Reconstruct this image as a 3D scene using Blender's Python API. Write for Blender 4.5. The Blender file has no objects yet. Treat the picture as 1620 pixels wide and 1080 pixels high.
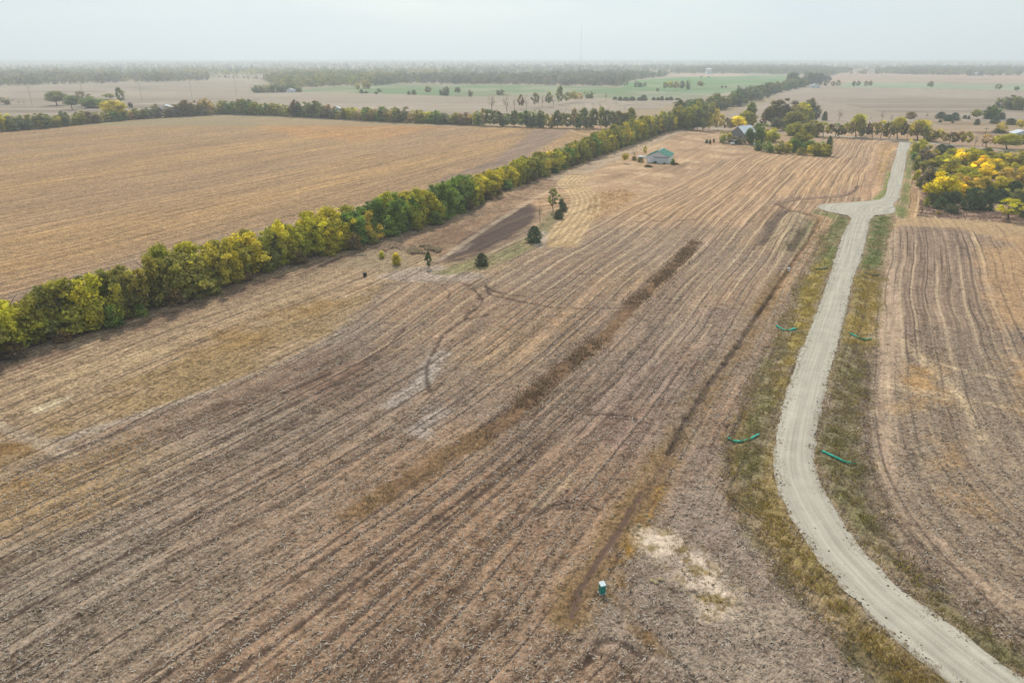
import bpy, math, random
import numpy as np
from mathutils import Vector

S = bpy.context.scene
COLL = S.collection
random.seed(7)
RNG = np.random.default_rng(11)
R = math.radians

# ------------------------------------------------------------------ camera, sky, sun, exposure
CAM_H = 45.0                 # metres above the fields
F = 1123.0                   # focal length in photograph pixels (1620 wide)
YH = 90.0                    # row of the true horizon
TH = math.atan((540 - YH) / F)
CT, ST = math.cos(TH), math.sin(TH)

cam_d = bpy.data.cameras.new("camera")
cam = bpy.data.objects.new("camera", cam_d)
COLL.objects.link(cam)
cam.location = (0, 0, CAM_H)
cam.rotation_euler = (math.pi / 2 - TH, 0, 0)
cam_d.sensor_width = 36.0
cam_d.lens = 36.0 * F / 1620.0
cam_d.clip_start = 0.5
cam_d.clip_end = 60000
S.camera = cam

SUN_EL, SUN_AZ = R(43), R(-8)          # azimuth measured from +Y towards +X
w = bpy.data.worlds.new("World")
S.world = w
w.use_nodes = True
nt = w.node_tree
sky = nt.nodes.new("ShaderNodeTexSky")
sky.sky_type = 'NISHITA'
sky.sun_disc = False
sky.sun_elevation = SUN_EL
sky.sun_rotation = SUN_AZ
sky.air_density = 1.0
sky.dust_density = 1.0
sky.ozone_density = 1.0
nt.nodes["Background"].inputs[1].default_value = 0.11
veil = nt.nodes.new("ShaderNodeMix"); veil.data_type = 'RGBA'
tc = nt.nodes.new("ShaderNodeTexCoord"); mp_ = nt.nodes.new("ShaderNodeMapping"); mp_.inputs["Scale"].default_value = (2.0, 2.0, 9.0)
cn = nt.nodes.new("ShaderNodeTexNoise"); cn.inputs["Scale"].default_value = 1.6; cn.inputs["Detail"].default_value = 4
mr = nt.nodes.new("ShaderNodeMapRange"); mr.inputs[1].default_value = 0.3; mr.inputs[2].default_value = 0.7; mr.inputs[3].default_value = 0.5; mr.inputs[4].default_value = 0.95
nt.links.new(tc.outputs["Generated"], mp_.inputs[0]); nt.links.new(mp_.outputs[0], cn.inputs["Vector"]); nt.links.new(cn.outputs[0], mr.inputs[0])
nt.links.new(mr.outputs[0], veil.inputs[0]); nt.links.new(sky.outputs[0], veil.inputs[6])
veil.inputs[7].default_value = (6.0, 6.85, 7.4, 1)          # thin high overcast
nt.links.new(veil.outputs[2], nt.nodes["Background"].inputs[0])

sun_d = bpy.data.lights.new("sun", 'SUN')
sun_d.energy = 3.3
sun_d.angle = R(2.0)
sun_d.color = (1.0, 0.935, 0.83)
sun = bpy.data.objects.new("sun", sun_d)
COLL.objects.link(sun)
sdir = Vector((math.sin(SUN_AZ) * math.cos(SUN_EL), math.cos(SUN_AZ) * math.cos(SUN_EL), math.sin(SUN_EL)))
sun.rotation_euler = (-sdir).to_track_quat('-Z', 'Y').to_euler()
sun.location = (0, 0, 300)

S.view_settings.view_transform = 'Standard'
S.view_settings.look = 'None'
S.view_settings.exposure = 0.12
S.view_settings.gamma = 1.0
S.view_settings.use_curve_mapping = False
try:
    S.cycles.max_bounces = 5
    S.cycles.diffuse_bounces = 2
    S.cycles.volume_bounces = 2
    S.cycles.use_denoising = True
except Exception:
    pass

# ------------------------------------------------------------------ helpers
def P(x, y):
    """photo pixel -> point on the flat ground"""
    cx, cy = (x - 810) / F, (y - 540) / F
    dx, dy, dz = cx, CT - cy * ST, -ST - cy * CT
    t = CAM_H / -dz
    return np.array([dx * t, dy * t])

def PA(pts):
    return np.array([P(*p) for p in pts])

def depth(X, Y, Z=0.0):
    return Y * CT + (CAM_H - Z) * ST

def px_per_m(y):
    X, Y = P(810, y)
    return F / depth(X, Y)

def height_for(Y, ytop):
    """height of a point above (.,Y) that shows at photo row ytop"""
    k = (540 - ytop) / F
    zd0 = Y * CT + CAM_H * ST
    cu0 = Y * ST - CAM_H * CT
    return (k * zd0 - cu0) / (CT + k * ST)

def lin(r, g, b):
    v = np.array([r, g, b], float) / 255.0
    return np.where(v <= 0.04045, v / 12.92, ((v + 0.055) / 1.055) ** 2.4)

def sm(a, b, x):
    t = np.clip((x - a) / (b - a + 1e-12), 0, 1)
    return t * t * (3 - 2 * t)

_perm = RNG.permutation(65536)
_val = RNG.random(65536)
def _h(ix, iy):
    return _val[_perm[(ix + _perm[iy & 65535]) & 65535]]
def vnoise(x, y):
    ix, iy = np.floor(x).astype(np.int64), np.floor(y).astype(np.int64)
    fx, fy = x - ix, y - iy
    fx, fy = fx * fx * (3 - 2 * fx), fy * fy * (3 - 2 * fy)
    a, b, c, d = _h(ix, iy), _h(ix + 1, iy), _h(ix, iy + 1), _h(ix + 1, iy + 1)
    return (a * (1 - fx) + b * fx) * (1 - fy) + (c * (1 - fx) + d * fx) * fy
def fbm(x, y, oct=3):
    s, a, t = 0, 1.0, 0
    for k in range(oct):
        s = s + a * vnoise(x * 2 ** k + 17.3 * k, y * 2 ** k + 9.1 * k)
        t += a; a *= 0.55
    return s / t - 0.5                      # about -0.5 .. 0.5

def resample(pts, n):
    pts = np.asarray(pts, float)
    d = np.r_[0, np.cumsum(np.hypot(*np.diff(pts, axis=0).T))]
    t = np.linspace(0, d[-1], n)
    return np.c_[np.interp(t, d, pts[:, 0]), np.interp(t, d, pts[:, 1])]

def smooth_line(pts, n, it=6):
    p = resample(pts, n)
    for _ in range(it):
        q = p.copy()
        q[1:-1] = (p[:-2] + 2 * p[1:-1] + p[2:]) / 4
        p = q
    return p

def mesh_np(name, V, Fc, mats, cols=None, parent=None, smooth=False, vecs=None, fmat=None, floats=None, link=True):
    me = bpy.data.meshes.new(name)
    V = np.asarray(V, np.float32); Fc = np.asarray(Fc, np.int32)
    n, k = Fc.shape
    me.vertices.add(len(V)); me.vertices.foreach_set("co", V.ravel())
    me.loops.add(n * k); me.loops.foreach_set("vertex_index", Fc.ravel())
    me.polygons.add(n)
    me.polygons.foreach_set("loop_start", np.arange(0, n * k, k, dtype=np.int32))
    me.polygons.foreach_set("loop_total", np.full(n, k, np.int32))
    for m in (mats if isinstance(mats, (list, tuple)) else [mats]):
        me.materials.append(m)
    if fmat is not None:
        me.polygons.foreach_set("material_index", np.asarray(fmat, np.int32))
    me.polygons.foreach_set("use_smooth", np.full(n, smooth, bool))
    me.update(calc_edges=True)
    me.validate()
    if cols is not None:
        a = me.attributes.new("Col", 'FLOAT_COLOR', 'POINT')
        c = np.ones((len(V), 4), np.float32); c[:, :3] = cols
        a.data.foreach_set("color", c.ravel())
    for nm, v in (vecs or {}).items():
        a = me.attributes.new(nm, 'FLOAT_VECTOR', 'POINT')
        a.data.foreach_set("vector", np.asarray(v, np.float32).ravel())
    for nm, v in (floats or {}).items():
        a = me.attributes.new(nm, 'FLOAT', 'POINT')
        a.data.foreach_set("value", np.asarray(v, np.float32).ravel())
    if not link:
        return me
    o = bpy.data.objects.new(name, me)
    COLL.objects.link(o)
    if parent: o.parent = parent
    return o

def tag(o, label=None, cat=None, group=None, kind=None):
    if label: o["label"] = label
    if cat: o["category"] = cat
    if group: o["group"] = group
    if kind: o["kind"] = kind
    return o

def empty(name, loc, rz=0.0):
    o = bpy.data.objects.new(name, None)
    o.empty_display_size = 0.3
    COLL.objects.link(o)
    o.location = loc; o.rotation_euler = (0, 0, rz)
    return o

class MB:
    """collects polygons of any size, then becomes one mesh"""
    def __init__(s): s.v = []; s.f = []
    def add(s, verts, faces):
        b = len(s.v); s.v += [tuple(p) for p in verts]; s.f += [tuple(b + i for i in f) for f in faces]
    def box(s, x0, x1, y0, y1, z0, z1):
        v = [(x, y, z) for z in (z0, z1) for y in (y0, y1) for x in (x0, x1)]
        s.add(v, [(0, 2, 3, 1), (4, 5, 7, 6), (0, 1, 5, 4), (2, 6, 7, 3), (0, 4, 6, 2), (1, 3, 7, 5)])
    def tube(s, pts, rad, n=6, cap=True):
        pts = [Vector(p) for p in pts]
        rings = []
        for i, p in enumerate(pts):
            d = (pts[min(i + 1, len(pts) - 1)] - pts[max(i - 1, 0)]).normalized()
            a = d.cross(Vector((0, 0, 1)) if abs(d.z) < 0.9 else Vector((1, 0, 0))).normalized()
            b = d.cross(a)
            r = rad[i] if hasattr(rad, '__len__') else rad
            rings.append([p + (a * math.cos(t) + b * math.sin(t)) * r for t in [2 * math.pi * k / n for k in range(n)]])
        v = [q for r_ in rings for q in r_]
        f = []
        for i in range(len(pts) - 1):
            for k in range(n):
                f.append((i * n + k, i * n + (k + 1) % n, (i + 1) * n + (k + 1) % n, (i + 1) * n + k))
        if cap:
            f.append(tuple(range(n))); f.append(tuple((len(pts) - 1) * n + k for k in reversed(range(n))))
        s.add(v, f)
    def build(s, name, mat, parent=None, smooth=False, bevel=0):
        me = bpy.data.meshes.new(name)
        me.from_pydata(s.v, [], s.f); me.update()
        me.materials.append(mat)
        if smooth: me.polygons.foreach_set("use_smooth", np.full(len(me.polygons), True))
        o = bpy.data.objects.new(name, me)
        COLL.objects.link(o)
        if parent: o.parent = parent
        if bevel:
            m = o.modifiers.new("bevel", 'BEVEL'); m.width = bevel; m.segments = 2
        return o

# ------------------------------------------------------------------ materials
def new_mat(name):
    m = bpy.data.materials.new(name); m.use_nodes = True
    b = m.node_tree.nodes["Principled BSDF"]
    b.inputs["Specular IOR Level"].default_value = 0.2
    return m, m.node_tree, b

def nd(t, typ, **kw):
    n = t.nodes.new(typ)
    for k, v in kw.items(): setattr(n, k, v)
    return n

def math_n(t, op, a, b=None, c=None, clamp=False):
    n = nd(t, "ShaderNodeMath", operation=op); n.use_clamp = clamp
    for i, v in enumerate((a, b, c)):
        if v is None: continue
        if hasattr(v, 'is_linked'): t.links.new(v, n.inputs[i])
        else: n.inputs[i].default_value = v
    return n.outputs[0]

def mix_c(t, fac, a, b, mode='MIX'):
    n = nd(t, "ShaderNodeMix", data_type='RGBA', blend_type=mode)
    for i, v in ((0, fac), (6, a), (7, b)):
        if hasattr(v, 'is_linked'): t.links.new(v, n.inputs[i])
        else: n.inputs[i].default_value = v if i == 0 else (*v, 1)
    return n.outputs[2]

def noise_n(t, vec, scale, detail=3, rough=0.6):
    n = nd(t, "ShaderNodeTexNoise")
    n.inputs["Scale"].default_value = scale; n.inputs["Detail"].default_value = detail; n.inputs["Roughness"].default_value = rough
    t.links.new(vec, n.inputs["Vector"])
    return n.outputs[0]

def ramp01(t, v, a, b):
    n = nd(t, "ShaderNodeMapRange", interpolation_type='SMOOTHSTEP')
    t.links.new(v, n.inputs[0]); n.inputs[1].default_value = a; n.inputs[2].default_value = b
    return n.outputs[0]

def plain(name, rgb, rough=0.7, metal=0.0, var=0.15, scale=6.0):
    """painted / weathered surface: colour broken up by noise"""
    m, t, b = new_mat(name)
    geo = nd(t, "ShaderNodeTexCoord")
    nz = noise_n(t, geo.outputs["Object"], scale, 4)
    f = math_n(t, 'MULTIPLY_ADD', nz, 2 * var, 1 - var)
    c = mix_c(t, 1.0, tuple(rgb), (1, 1, 1), 'MULTIPLY')
    comb = nd(t, "ShaderNodeCombineColor"); [t.links.new(f, comb.inputs[i]) for i in range(3)]
    c2 = mix_c(t, 1.0, c, comb.outputs[0], 'MULTIPLY')
    t.links.new(c2, b.inputs["Base Color"])
    b.inputs["Roughness"].default_value = rough; b.inputs["Metallic"].default_value = metal
    return m

def ground_material():
    m, t, b = new_mat("ground_soil")
    geo = nd(t, "ShaderNodeNewGeometry").outputs["Position"]
    col = nd(t, "ShaderNodeAttribute", attribute_name="Col").outputs["Color"]
    uvw = nd(t, "ShaderNodeAttribute", attribute_name="uv3").outputs["Vector"]
    mk = nd(t, "ShaderNodeAttribute", attribute_name="mk").outputs["Vector"]
    s_uv = nd(t, "ShaderNodeSeparateXYZ"); t.links.new(uvw, s_uv.inputs[0])
    s_mk = nd(t, "ShaderNodeSeparateXYZ"); t.links.new(mk, s_mk.inputs[0])
    u, v = s_uv.outputs[0], s_uv.outputs[1]
    streak, mott, straw = s_mk.outputs
    def uvnoise(fu, fv, detail, rough=0.6):
        c = nd(t, "ShaderNodeCombineXYZ")
        t.links.new(math_n(t, 'MULTIPLY', u, fu), c.inputs[0]); t.links.new(math_n(t, 'MULTIPLY', v, fv), c.inputs[1])
        return noise_n(t, c.outputs[0], 1.0, detail, rough)
    n1 = noise_n(t, geo, 1.9, 6, 0.78)           # clods and straw, 0.05-0.4 m
    n2 = noise_n(t, geo, 0.5, 4, 0.65)           # metre patches
    n3 = noise_n(t, geo, 0.06, 4, 0.6)
    s1 = uvnoise(1.5, 0.10, 3)                   # thin streaks along the rows
    s2 = uvnoise(0.33, 0.012, 2)                 # passes of the machine
    s3 = uvnoise(0.55, 0.03, 3)
    c0 = lambda n, k: math_n(t, 'MULTIPLY', math_n(t, 'SUBTRACT', n, 0.5), k)
    a = math_n(t, 'MULTIPLY', math_n(t, 'ADD', c0(n1, 4.4), c0(n2, 1.7)), mott)
    bb = math_n(t, 'MULTIPLY', math_n(t, 'ADD', math_n(t, 'ADD', c0(s1, 2.2), c0(s2, 1.6)), c0(s3, 1.7)), streak)
    tot = math_n(t, 'ADD', math_n(t, 'ADD', a, bb), math_n(t, 'ADD', c0(n3, 0.35), 1.0))
    tot = math_n(t, 'MAXIMUM', math_n(t, 'MINIMUM', tot, 2.1), 0.28)
    comb = nd(t, "ShaderNodeCombineColor"); [t.links.new(tot, comb.inputs[i]) for i in range(3)]
    c = mix_c(t, 1.0, col, comb.outputs[0], 'MULTIPLY')
    # pale straw left in lines 3 m apart, each line of its own strength
    wob = math_n(t, 'ADD', u, math_n(t, 'ADD', c0(n2, 0.45), c0(s3, 0.8)))
    ph = math_n(t, 'SINE', math_n(t, 'MULTIPLY', wob, 2 * math.pi / 2.4))
    line = ramp01(t, ph, 0.66, 0.98)
    lstr = ramp01(t, uvnoise(0.21, 0.013, 2), 0.30, 0.52)
    lbrk = ramp01(t, n1, 0.36, 0.56)
    lf = math_n(t, 'MULTIPLY', math_n(t, 'MULTIPLY', line, lstr), math_n(t, 'MULTIPLY', math_n(t, 'MULTIPLY', lbrk, s_uv.outputs[2]), 0.62), clamp=True)
    c = mix_c(t, lf, c, tuple(lin(222, 196, 156)))
    dk = math_n(t, 'MULTIPLY', ramp01(t, math_n(t, 'MULTIPLY', ph, -1.0), 0.5, 1.0), math_n(t, 'MULTIPLY', s_uv.outputs[2], 0.32), clamp=True)
    c = mix_c(t, dk, c, tuple(lin(116, 92, 76)))
    # wheel ruts between them, bare dark soil
    ph2 = math_n(t, 'SINE', math_n(t, 'MULTIPLY_ADD', wob, 2 * math.pi / 4.8, 1.1))
    rl = math_n(t, 'MULTIPLY', ramp01(t, ph2, 0.84, 0.99), ramp01(t, uvnoise(0.17, 0.011, 2), 0.40, 0.56))
    rf = math_n(t, 'MULTIPLY', math_n(t, 'MULTIPLY', rl, streak), 0.85, clamp=True)
    c = mix_c(t, rf, c, tuple(lin(92, 74, 62)))
    # thin open furrows where the planter ran
    ph3 = math_n(t, 'SINE', math_n(t, 'MULTIPLY_ADD', wob, 2 * math.pi / 1.52, 0.4))
    fu = math_n(t, 'MULTIPLY', ramp01(t, ph3, 0.62, 0.95), ramp01(t, uvnoise(0.62, 0.02, 2), 0.42, 0.58))
    fu = math_n(t, 'MULTIPLY', math_n(t, 'MULTIPLY', fu, ramp01(t, n1, 0.75, 0.5)), math_n(t, 'MULTIPLY', streak, 1.35), clamp=True)
    c = mix_c(t, fu, c, tuple(lin(84, 69, 59)))
    # scattered straw pieces
    st = math_n(t, 'MULTIPLY', ramp01(t, noise_n(t, geo, 5.5, 3, 0.7), 0.54, 0.64), math_n(t, 'MULTIPLY', straw, ramp01(t, n2, 0.32, 0.6)), clamp=True)
    c = mix_c(t, st, c, tuple(lin(206, 190, 170)))
    t.links.new(c, b.inputs["Base Color"])
    b.inputs["Roughness"].default_value = 0.95
    b.inputs["Specular IOR Level"].default_value = 0.05
    bump = nd(t, "ShaderNodeBump"); bump.inputs["Strength"].default_value = 0.9; bump.inputs["Distance"].default_value = 0.12
    t.links.new(math_n(t, 'ADD', n1, math_n(t, 'MULTIPLY', st, 0.3)), bump.inputs["Height"])
    t.links.new(bump.outputs[0], b.inputs["Normal"])
    return m

def road_material():
    m, t, b = new_mat("road_gravel")
    geo = nd(t, "ShaderNodeNewGeometry").outputs["Position"]
    uvw = nd(t, "ShaderNodeAttribute", attribute_name="uv3").outputs["Vector"]
    s = nd(t, "ShaderNodeSeparateXYZ"); t.links.new(uvw, s.inputs[0])
    n1 = noise_n(t, geo, 7.0, 5, 0.7); n2 = noise_n(t, geo, 0.35, 4)
    cx = nd(t, "ShaderNodeCombineXYZ")
    t.links.new(math_n(t, 'MULTIPLY', s.outputs[0], 1.7), cx.inputs[0]); t.links.new(math_n(t, 'MULTIPLY', s.outputs[1], 0.03), cx.inputs[1])
    n3 = noise_n(t, cx.outputs[0], 1.0, 3)
    f = math_n(t, 'ADD', math_n(t, 'ADD', math_n(t, 'MULTIPLY', math_n(t, 'SUBTRACT', n1, 0.5), 0.55), math_n(t, 'MULTIPLY', math_n(t, 'SUBTRACT', n2, 0.5), 0.5)),
               math_n(t, 'MULTIPLY_ADD', math_n(t, 'SUBTRACT', n3, 0.5), 1.0, 1.0))
    comb = nd(t, "ShaderNodeCombineColor"); [t.links.new(f, comb.inputs[i]) for i in range(3)]
    c = mix_c(t, 1.0, tuple(lin(174, 166, 150)), comb.outputs[0], 'MULTIPLY')
    # soil worked into the edges
    e = ramp01(t, math_n(t, 'ADD', s.outputs[2], math_n(t, 'MULTIPLY', math_n(t, 'SUBTRACT', noise_n(t, geo, 1.3, 5, 0.75), 0.5), 2.2)), 0.75, 1.05)
    c = mix_c(t, math_n(t, 'MULTIPLY', e, 0.75), c, tuple(lin(128, 112, 92)))
    t.links.new(c, b.inputs["Base Color"]); b.inputs["Roughness"].default_value = 0.95; b.inputs["Specular IOR Level"].default_value = 0.05
    bump = nd(t, "ShaderNodeBump"); bump.inputs["Strength"].default_value = 0.5; bump.inputs["Distance"].default_value = 0.04
    t.links.new(n1, bump.inputs["Height"]); t.links.new(bump.outputs[0], b.inputs["Normal"])
    return m

def leaf_material(name, from_object):
    m = bpy.data.materials.new(name); m.use_nodes = True
    t = m.node_tree; t.nodes.clear()
    out = nd(t, "ShaderNodeOutputMaterial")
    at = nd(t, "ShaderNodeAttribute", attribute_name="Col").outputs["Color"]
    if from_object:
        oi = nd(t, "ShaderNodeObjectInfo").outputs["Color"]
        s = nd(t, "ShaderNodeSeparateColor"); t.links.new(at, s.inputs[0])
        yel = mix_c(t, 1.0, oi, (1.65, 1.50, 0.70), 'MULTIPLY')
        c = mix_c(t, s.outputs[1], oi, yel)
        comb = nd(t, "ShaderNodeCombineColor"); [t.links.new(s.outputs[0], comb.inputs[i]) for i in range(3)]
        c = mix_c(t, 1.0, c, comb.outputs[0], 'MULTIPLY')
    else:
        c = at
    d = nd(t, "ShaderNodeBsdfDiffuse"); tr = nd(t, "ShaderNodeBsdfTranslucent"); mx = nd(t, "ShaderNodeMixShader")
    t.links.new(c, d.inputs[0]); t.links.new(c, tr.inputs[0]); mx.inputs[0].default_value = 0.48
    t.links.new(d.outputs[0], mx.inputs[1]); t.links.new(tr.outputs[0], mx.inputs[2]); t.links.new(mx.outputs[0], out.inputs[0])
    return m

M_GROUND = ground_material()
M_ROAD = road_material()
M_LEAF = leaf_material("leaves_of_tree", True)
M_PLANT = leaf_material("leaves_and_stalks", False)
M_BARK = plain("bark_grey_brown", (0.09, 0.072, 0.058), 0.9, var=0.35, scale=3)

# ------------------------------------------------------------------ ground: one sheet, finest near the viewer
ROAD_L = [(1422, 225), (1417, 245), (1408, 275), (1402, 300), (1398, 311), (1390, 316), (1375, 318), (1346, 320), (1311, 322), (1297, 324), (1292, 328),
          (1299, 332), (1325, 338), (1340, 341), (1346, 345), (1345, 350), (1332, 372), (1318, 417), (1306, 454), (1294, 489), (1281, 519), (1255, 584), (1240, 635), (1227, 687),
          (1222, 726), (1227, 760), (1245, 807), (1281, 868), (1357, 954), (1432, 1025), (1503, 1080), (1580, 1135), (1720, 1220)]
ROAD_R = [(1442, 226), (1435, 242), (1432, 267), (1427, 295), (1423, 313), (1413, 325), (1418, 331), (1416, 336), (1405, 339), (1385, 341), (1378, 346), (1374, 360), (1365, 403), (1349, 445), (1339, 489),
          (1328, 540), (1312, 591), (1300, 646), (1289, 700), (1288, 729), (1294, 752), (1306, 778), (1357, 863), (1422, 928), (1508, 989), (1620, 1075), (1700, 1130), (1820, 1200)]
DITCH = [(905, 972), (918, 932), (950, 885), (1000, 810), (1025, 770), (1050, 730), (1085, 665), (1130, 595), (1165, 550), (1190, 510), (1217, 471), (1248, 426), (1262, 403), (1278, 384), (1297, 346), (1290, 341),
         (1262, 336), (1240, 329), (1228, 321), (1245, 315), (1300, 312), (1340, 309), (1353, 303), (1358, 293)]
WEEDS = [(560, 808), (640, 765), (700, 722), (760, 692), (812, 657), (850, 618), (900, 577), (960, 530), (1000, 482), (1040, 446), (1072, 415), (1100, 383)]
HEDGE = [(-160, 625), (0, 575), (60, 553), (165, 525), (250, 492), (330, 470), (420, 434), (500, 410), (560, 397), (620, 377), (690, 357), (745, 332), (800, 303), (860, 281), (900, 266), (950, 247), (1000, 229), (1050, 211), (1086, 202)]

ys = np.r_[np.linspace(1330, 150, 900), np.linspace(149, 93.6, 90)]
core = np.arange(-240, 1861, 1.65)
xs = np.r_[np.array([-9000, -5000, -3000, -1900, -1300, -900, -600, -400, -300]), core, np.array([1920, 2020, 2200, 2500, 2900, 3500, 4600, 6600, 10600])]
gx, gy = np.meshgrid(xs, ys)
cx_, cy_ = (gx - 810) / F, (gy - 540) / F
t_ = CAM_H / (ST + cy_ * CT)
X, Y = cx_ * t_, (CT - cy_ * ST) * t_
lim = np.full(len(xs), 13000.0); lim[:9] += 350 * np.arange(9, 0, -1); lim[-9:] += 350 * np.arange(1, 10)
X = np.clip(X, -lim[None, :], lim[None, :])
NR, NC = X.shape
X, Y = X.ravel(), Y.ravel()
GX, GY = gx.ravel(), gy.ravel()
NV = len(X)

def bbox_idx(pts, pad):
    a, b = pts.min(0) - pad, pts.max(0) + pad
    return np.nonzero((X > a[0]) & (X < b[0]) & (Y > a[1]) & (Y < b[1]))[0]

def seg_dist(pts, ii, closed=False):
    """distance, signed side and arc length to a polyline in metres"""
    x, y = X[ii], Y[ii]
    best = np.full(len(ii), 1e9); side = np.zeros(len(ii)); arc = np.zeros(len(ii))
    q = np.vstack([pts, pts[:1]]) if closed else pts
    s0 = 0.0
    for a, b in zip(q[:-1], q[1:]):
        d = b - a; L = math.hypot(*d) + 1e-9
        t = np.clip(((x - a[0]) * d[0] + (y - a[1]) * d[1]) / L ** 2, 0, 1)
        ex, ey = x - a[0] - t * d[0], y - a[1] - t * d[1]
        dd = np.hypot(ex, ey)
        m = dd < best
        best[m] = dd[m]; arc[m] = (s0 + t * L)[m]
        side[m] = np.sign(d[0] * ey - d[1] * ex)[m]
        s0 += L
    return best, side, arc

def inside(pts, ii):
    x, y = X[ii], Y[ii]; r = np.zeros(len(ii), bool)
    for a, b in zip(pts, np.roll(pts, -1, 0)):
        c = ((a[1] > y) != (b[1] > y))
        r ^= c & (x < (b[0] - a[0]) * (y - a[1]) / (b[1] - a[1] + 1e-12) + a[0])
    return r

NZ = {s: fbm(X / s, Y / s, 3) for s in (1.2, 4.0, 15.0, 60.0)}

def poly_mask(px, soft=1.0, amp=1.0, nscale=4.0):
    pts = PA(px)
    ii = bbox_idx(pts, 3 * (soft + amp))
    d, _, _ = seg_dist(pts, ii, True)
    sd = np.where(inside(pts, ii), d, -d) + NZ[nscale][ii] * 2 * amp
    m = sm(-soft, soft, sd)
    k = m > 0
    return ii[k], m[k]

def line_mask(px, width, soft=0.5, amp=0.3, nscale=1.2, world=False):
    pts = np.asarray(px) if world else PA(px)
    ii = bbox_idx(pts, width + soft + 2 * amp + 1)
    d, side, arc = seg_dist(pts, ii)
    sd = width / 2 - d + NZ[nscale][ii] * 2 * amp
    m = sm(-soft, soft, sd)
    k = m > 0
    return ii[k], m[k]

COL = np.zeros((NV, 3)); COL[:] = lin(168, 150, 132)
MK = np.zeros((NV, 3)); MK[:] = (0.25, 0.35, 0.1)         # streaks, mottling, straw
UV = np.zeros((NV, 3)); UV[:, 0] = X; UV[:, 1] = Y          # across rows, along rows, pale lines
Z = np.zeros(NV)

def lay(msk, rgb, k=1.0, mk=None, lines=None):
    ii, m = msk
    m = (m * k)[:, None]
    COL[ii] = COL[ii] * (1 - m) + lin(*rgb) * m
    if mk is not None: MK[ii] = MK[ii] * (1 - m) + np.array(mk) * m
    if lines is not None: UV[ii, 2] = UV[ii, 2] * (1 - m[:, 0]) + lines * m[:, 0]

def patchy(msk, scale, lo=-0.05, hi=0.12, seed=0.0):
    ii, m = msk
    return ii, m * sm(lo, hi, fbm(X[ii] / scale + seed, Y[ii] / scale - seed, 4))

def fit_rows(guides, deg):
    """row coordinate whose level lines follow the guide lines (metres across the rows)"""
    pts, tan = [], []
    for g in guides:
        p = smooth_line(PA(g), 40, 3)
        d = np.gradient(p, axis=0); d /= np.linalg.norm(d, axis=1)[:, None]
        pts.append(p); tan.append(d)
    p, d = np.vstack(pts), np.vstack(tan)
    d[d[:, 1] < 0] *= -1
    n = np.c_[d[:, 1], -d[:, 0]]
    ex = [(i, j) for i in range(deg + 1) for j in range(deg + 1 - i) if i + j > 0]
    a = lambda x, y: (x / 100.0, np.log(np.maximum(y, 12) / 120.0))
    sx, sy = a(p[:, 0], p[:, 1])
    gxm = np.stack([(i * sx ** max(i - 1, 0) * sy ** j if i else 0 * sx) / 100.0 for i, j in ex], 1)
    gym = np.stack([(j * sx ** i * sy ** max(j - 1, 0) if j else 0 * sx) / p[:, 1] for i, j in ex], 1)
    A1 = gxm * d[:, :1] + gym * d[:, 1:]
    A2 = (gxm * n[:, :1] + gym * n[:, 1:]) * 0.35
    A = np.vstack([A1, A2, np.eye(len(ex)) * 1e-4]); bb = np.r_[np.zeros(len(p)), np.full(len(p), 0.35), np.zeros(len(ex))]
    c = np.linalg.lstsq(A, bb, rcond=None)[0]
    def f(x, y):
        sx, sy = a(x, y)
        return sum(k * sx ** i * sy ** j for k, (i, j) in zip(c, ex))
    return f

G_MAIN = [
    [(-60, 790), (0, 752), (100, 708), (200, 668), (300, 631), (400, 595), (497, 557), (528, 533), (548, 510), (575, 487), (610, 455)],
    [(-60, 900), (0, 868), (200, 780), (400, 700), (517, 642), (587, 603), (625, 568), (641, 537), (668, 506), (696, 479)],
    [(-60, 1020), (0, 984), (144, 907), (313, 810), (433, 745), (560, 665), (672, 590), (750, 540), (850, 475)],
    [(100, 1075), (400, 880), (672, 690), (750, 630), (847, 556), (960, 470), (1040, 410), (1100, 375), (1147, 340), (1194, 304)],
    WEEDS,
    [(300, 1120), (356, 1080), (481, 984), (633, 860), (750, 774), (859, 689), (960, 603), (1060, 510), (1150, 420), (1200, 360)],
    [(818, 476), (967, 391), (1040, 348), (1121, 293), (1153, 266), (1183, 243)],
    [(760, 470), (860, 425), (960, 350), (1040, 305), (1068, 280), (1113, 263), (1155, 247)],
    [(1236, 293), (1254, 263), (1300, 240)], [(1350, 275), (1362, 240), (1370, 225)], [(1323, 255), (1344, 226)],
    [(860, 1000), (918, 932), (1000, 810), (1085, 665), (1165, 550), (1217, 471), (1262, 403), (1297, 346), (1340, 300)],
]
G_RIGHT = [
    [(1411, 351), (1407, 458), (1405, 547), (1400, 724), (1425, 800), (1480, 885), (1560, 955), (1640, 1010)],
    [(1427, 356), (1429, 427), (1436, 511), (1438, 600), (1445, 700), (1490, 800), (1600, 900)],
    [(1451, 356), (1485, 413), (1492, 502), (1490, 580), (1500, 680), (1550, 760), (1640, 830)],
    [(1513, 369), (1536, 436), (1542, 502), (1550, 580), (1580, 660), (1640, 720)],
    [(1544, 400), (1562, 467), (1575, 524), (1593, 569), (1640, 620)],
]
u_main = fit_rows(G_MAIN, 6)(X, Y) + 3.2 * NZ[60.0] * sm(60, 160, Y) + 0.5 * NZ[15.0]
u_right = fit_rows(G_RIGHT, 4)(X, Y) + 5 * NZ[60.0] + 0.8 * NZ[15.0]
h0, h1 = P(165, 525), P(1050, 211)
hd = (h1 - h0) / np.linalg.norm(h1 - h0)
u_hedge = (X - h0[0]) * hd[1] - (Y - h0[1]) * hd[0] + fbm(X / 80, Y / 80, 2) * 6
v_hedge = (X - h0[0]) * hd[0] + (Y - h0[1]) * hd[1]

near = Y < 900
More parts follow.
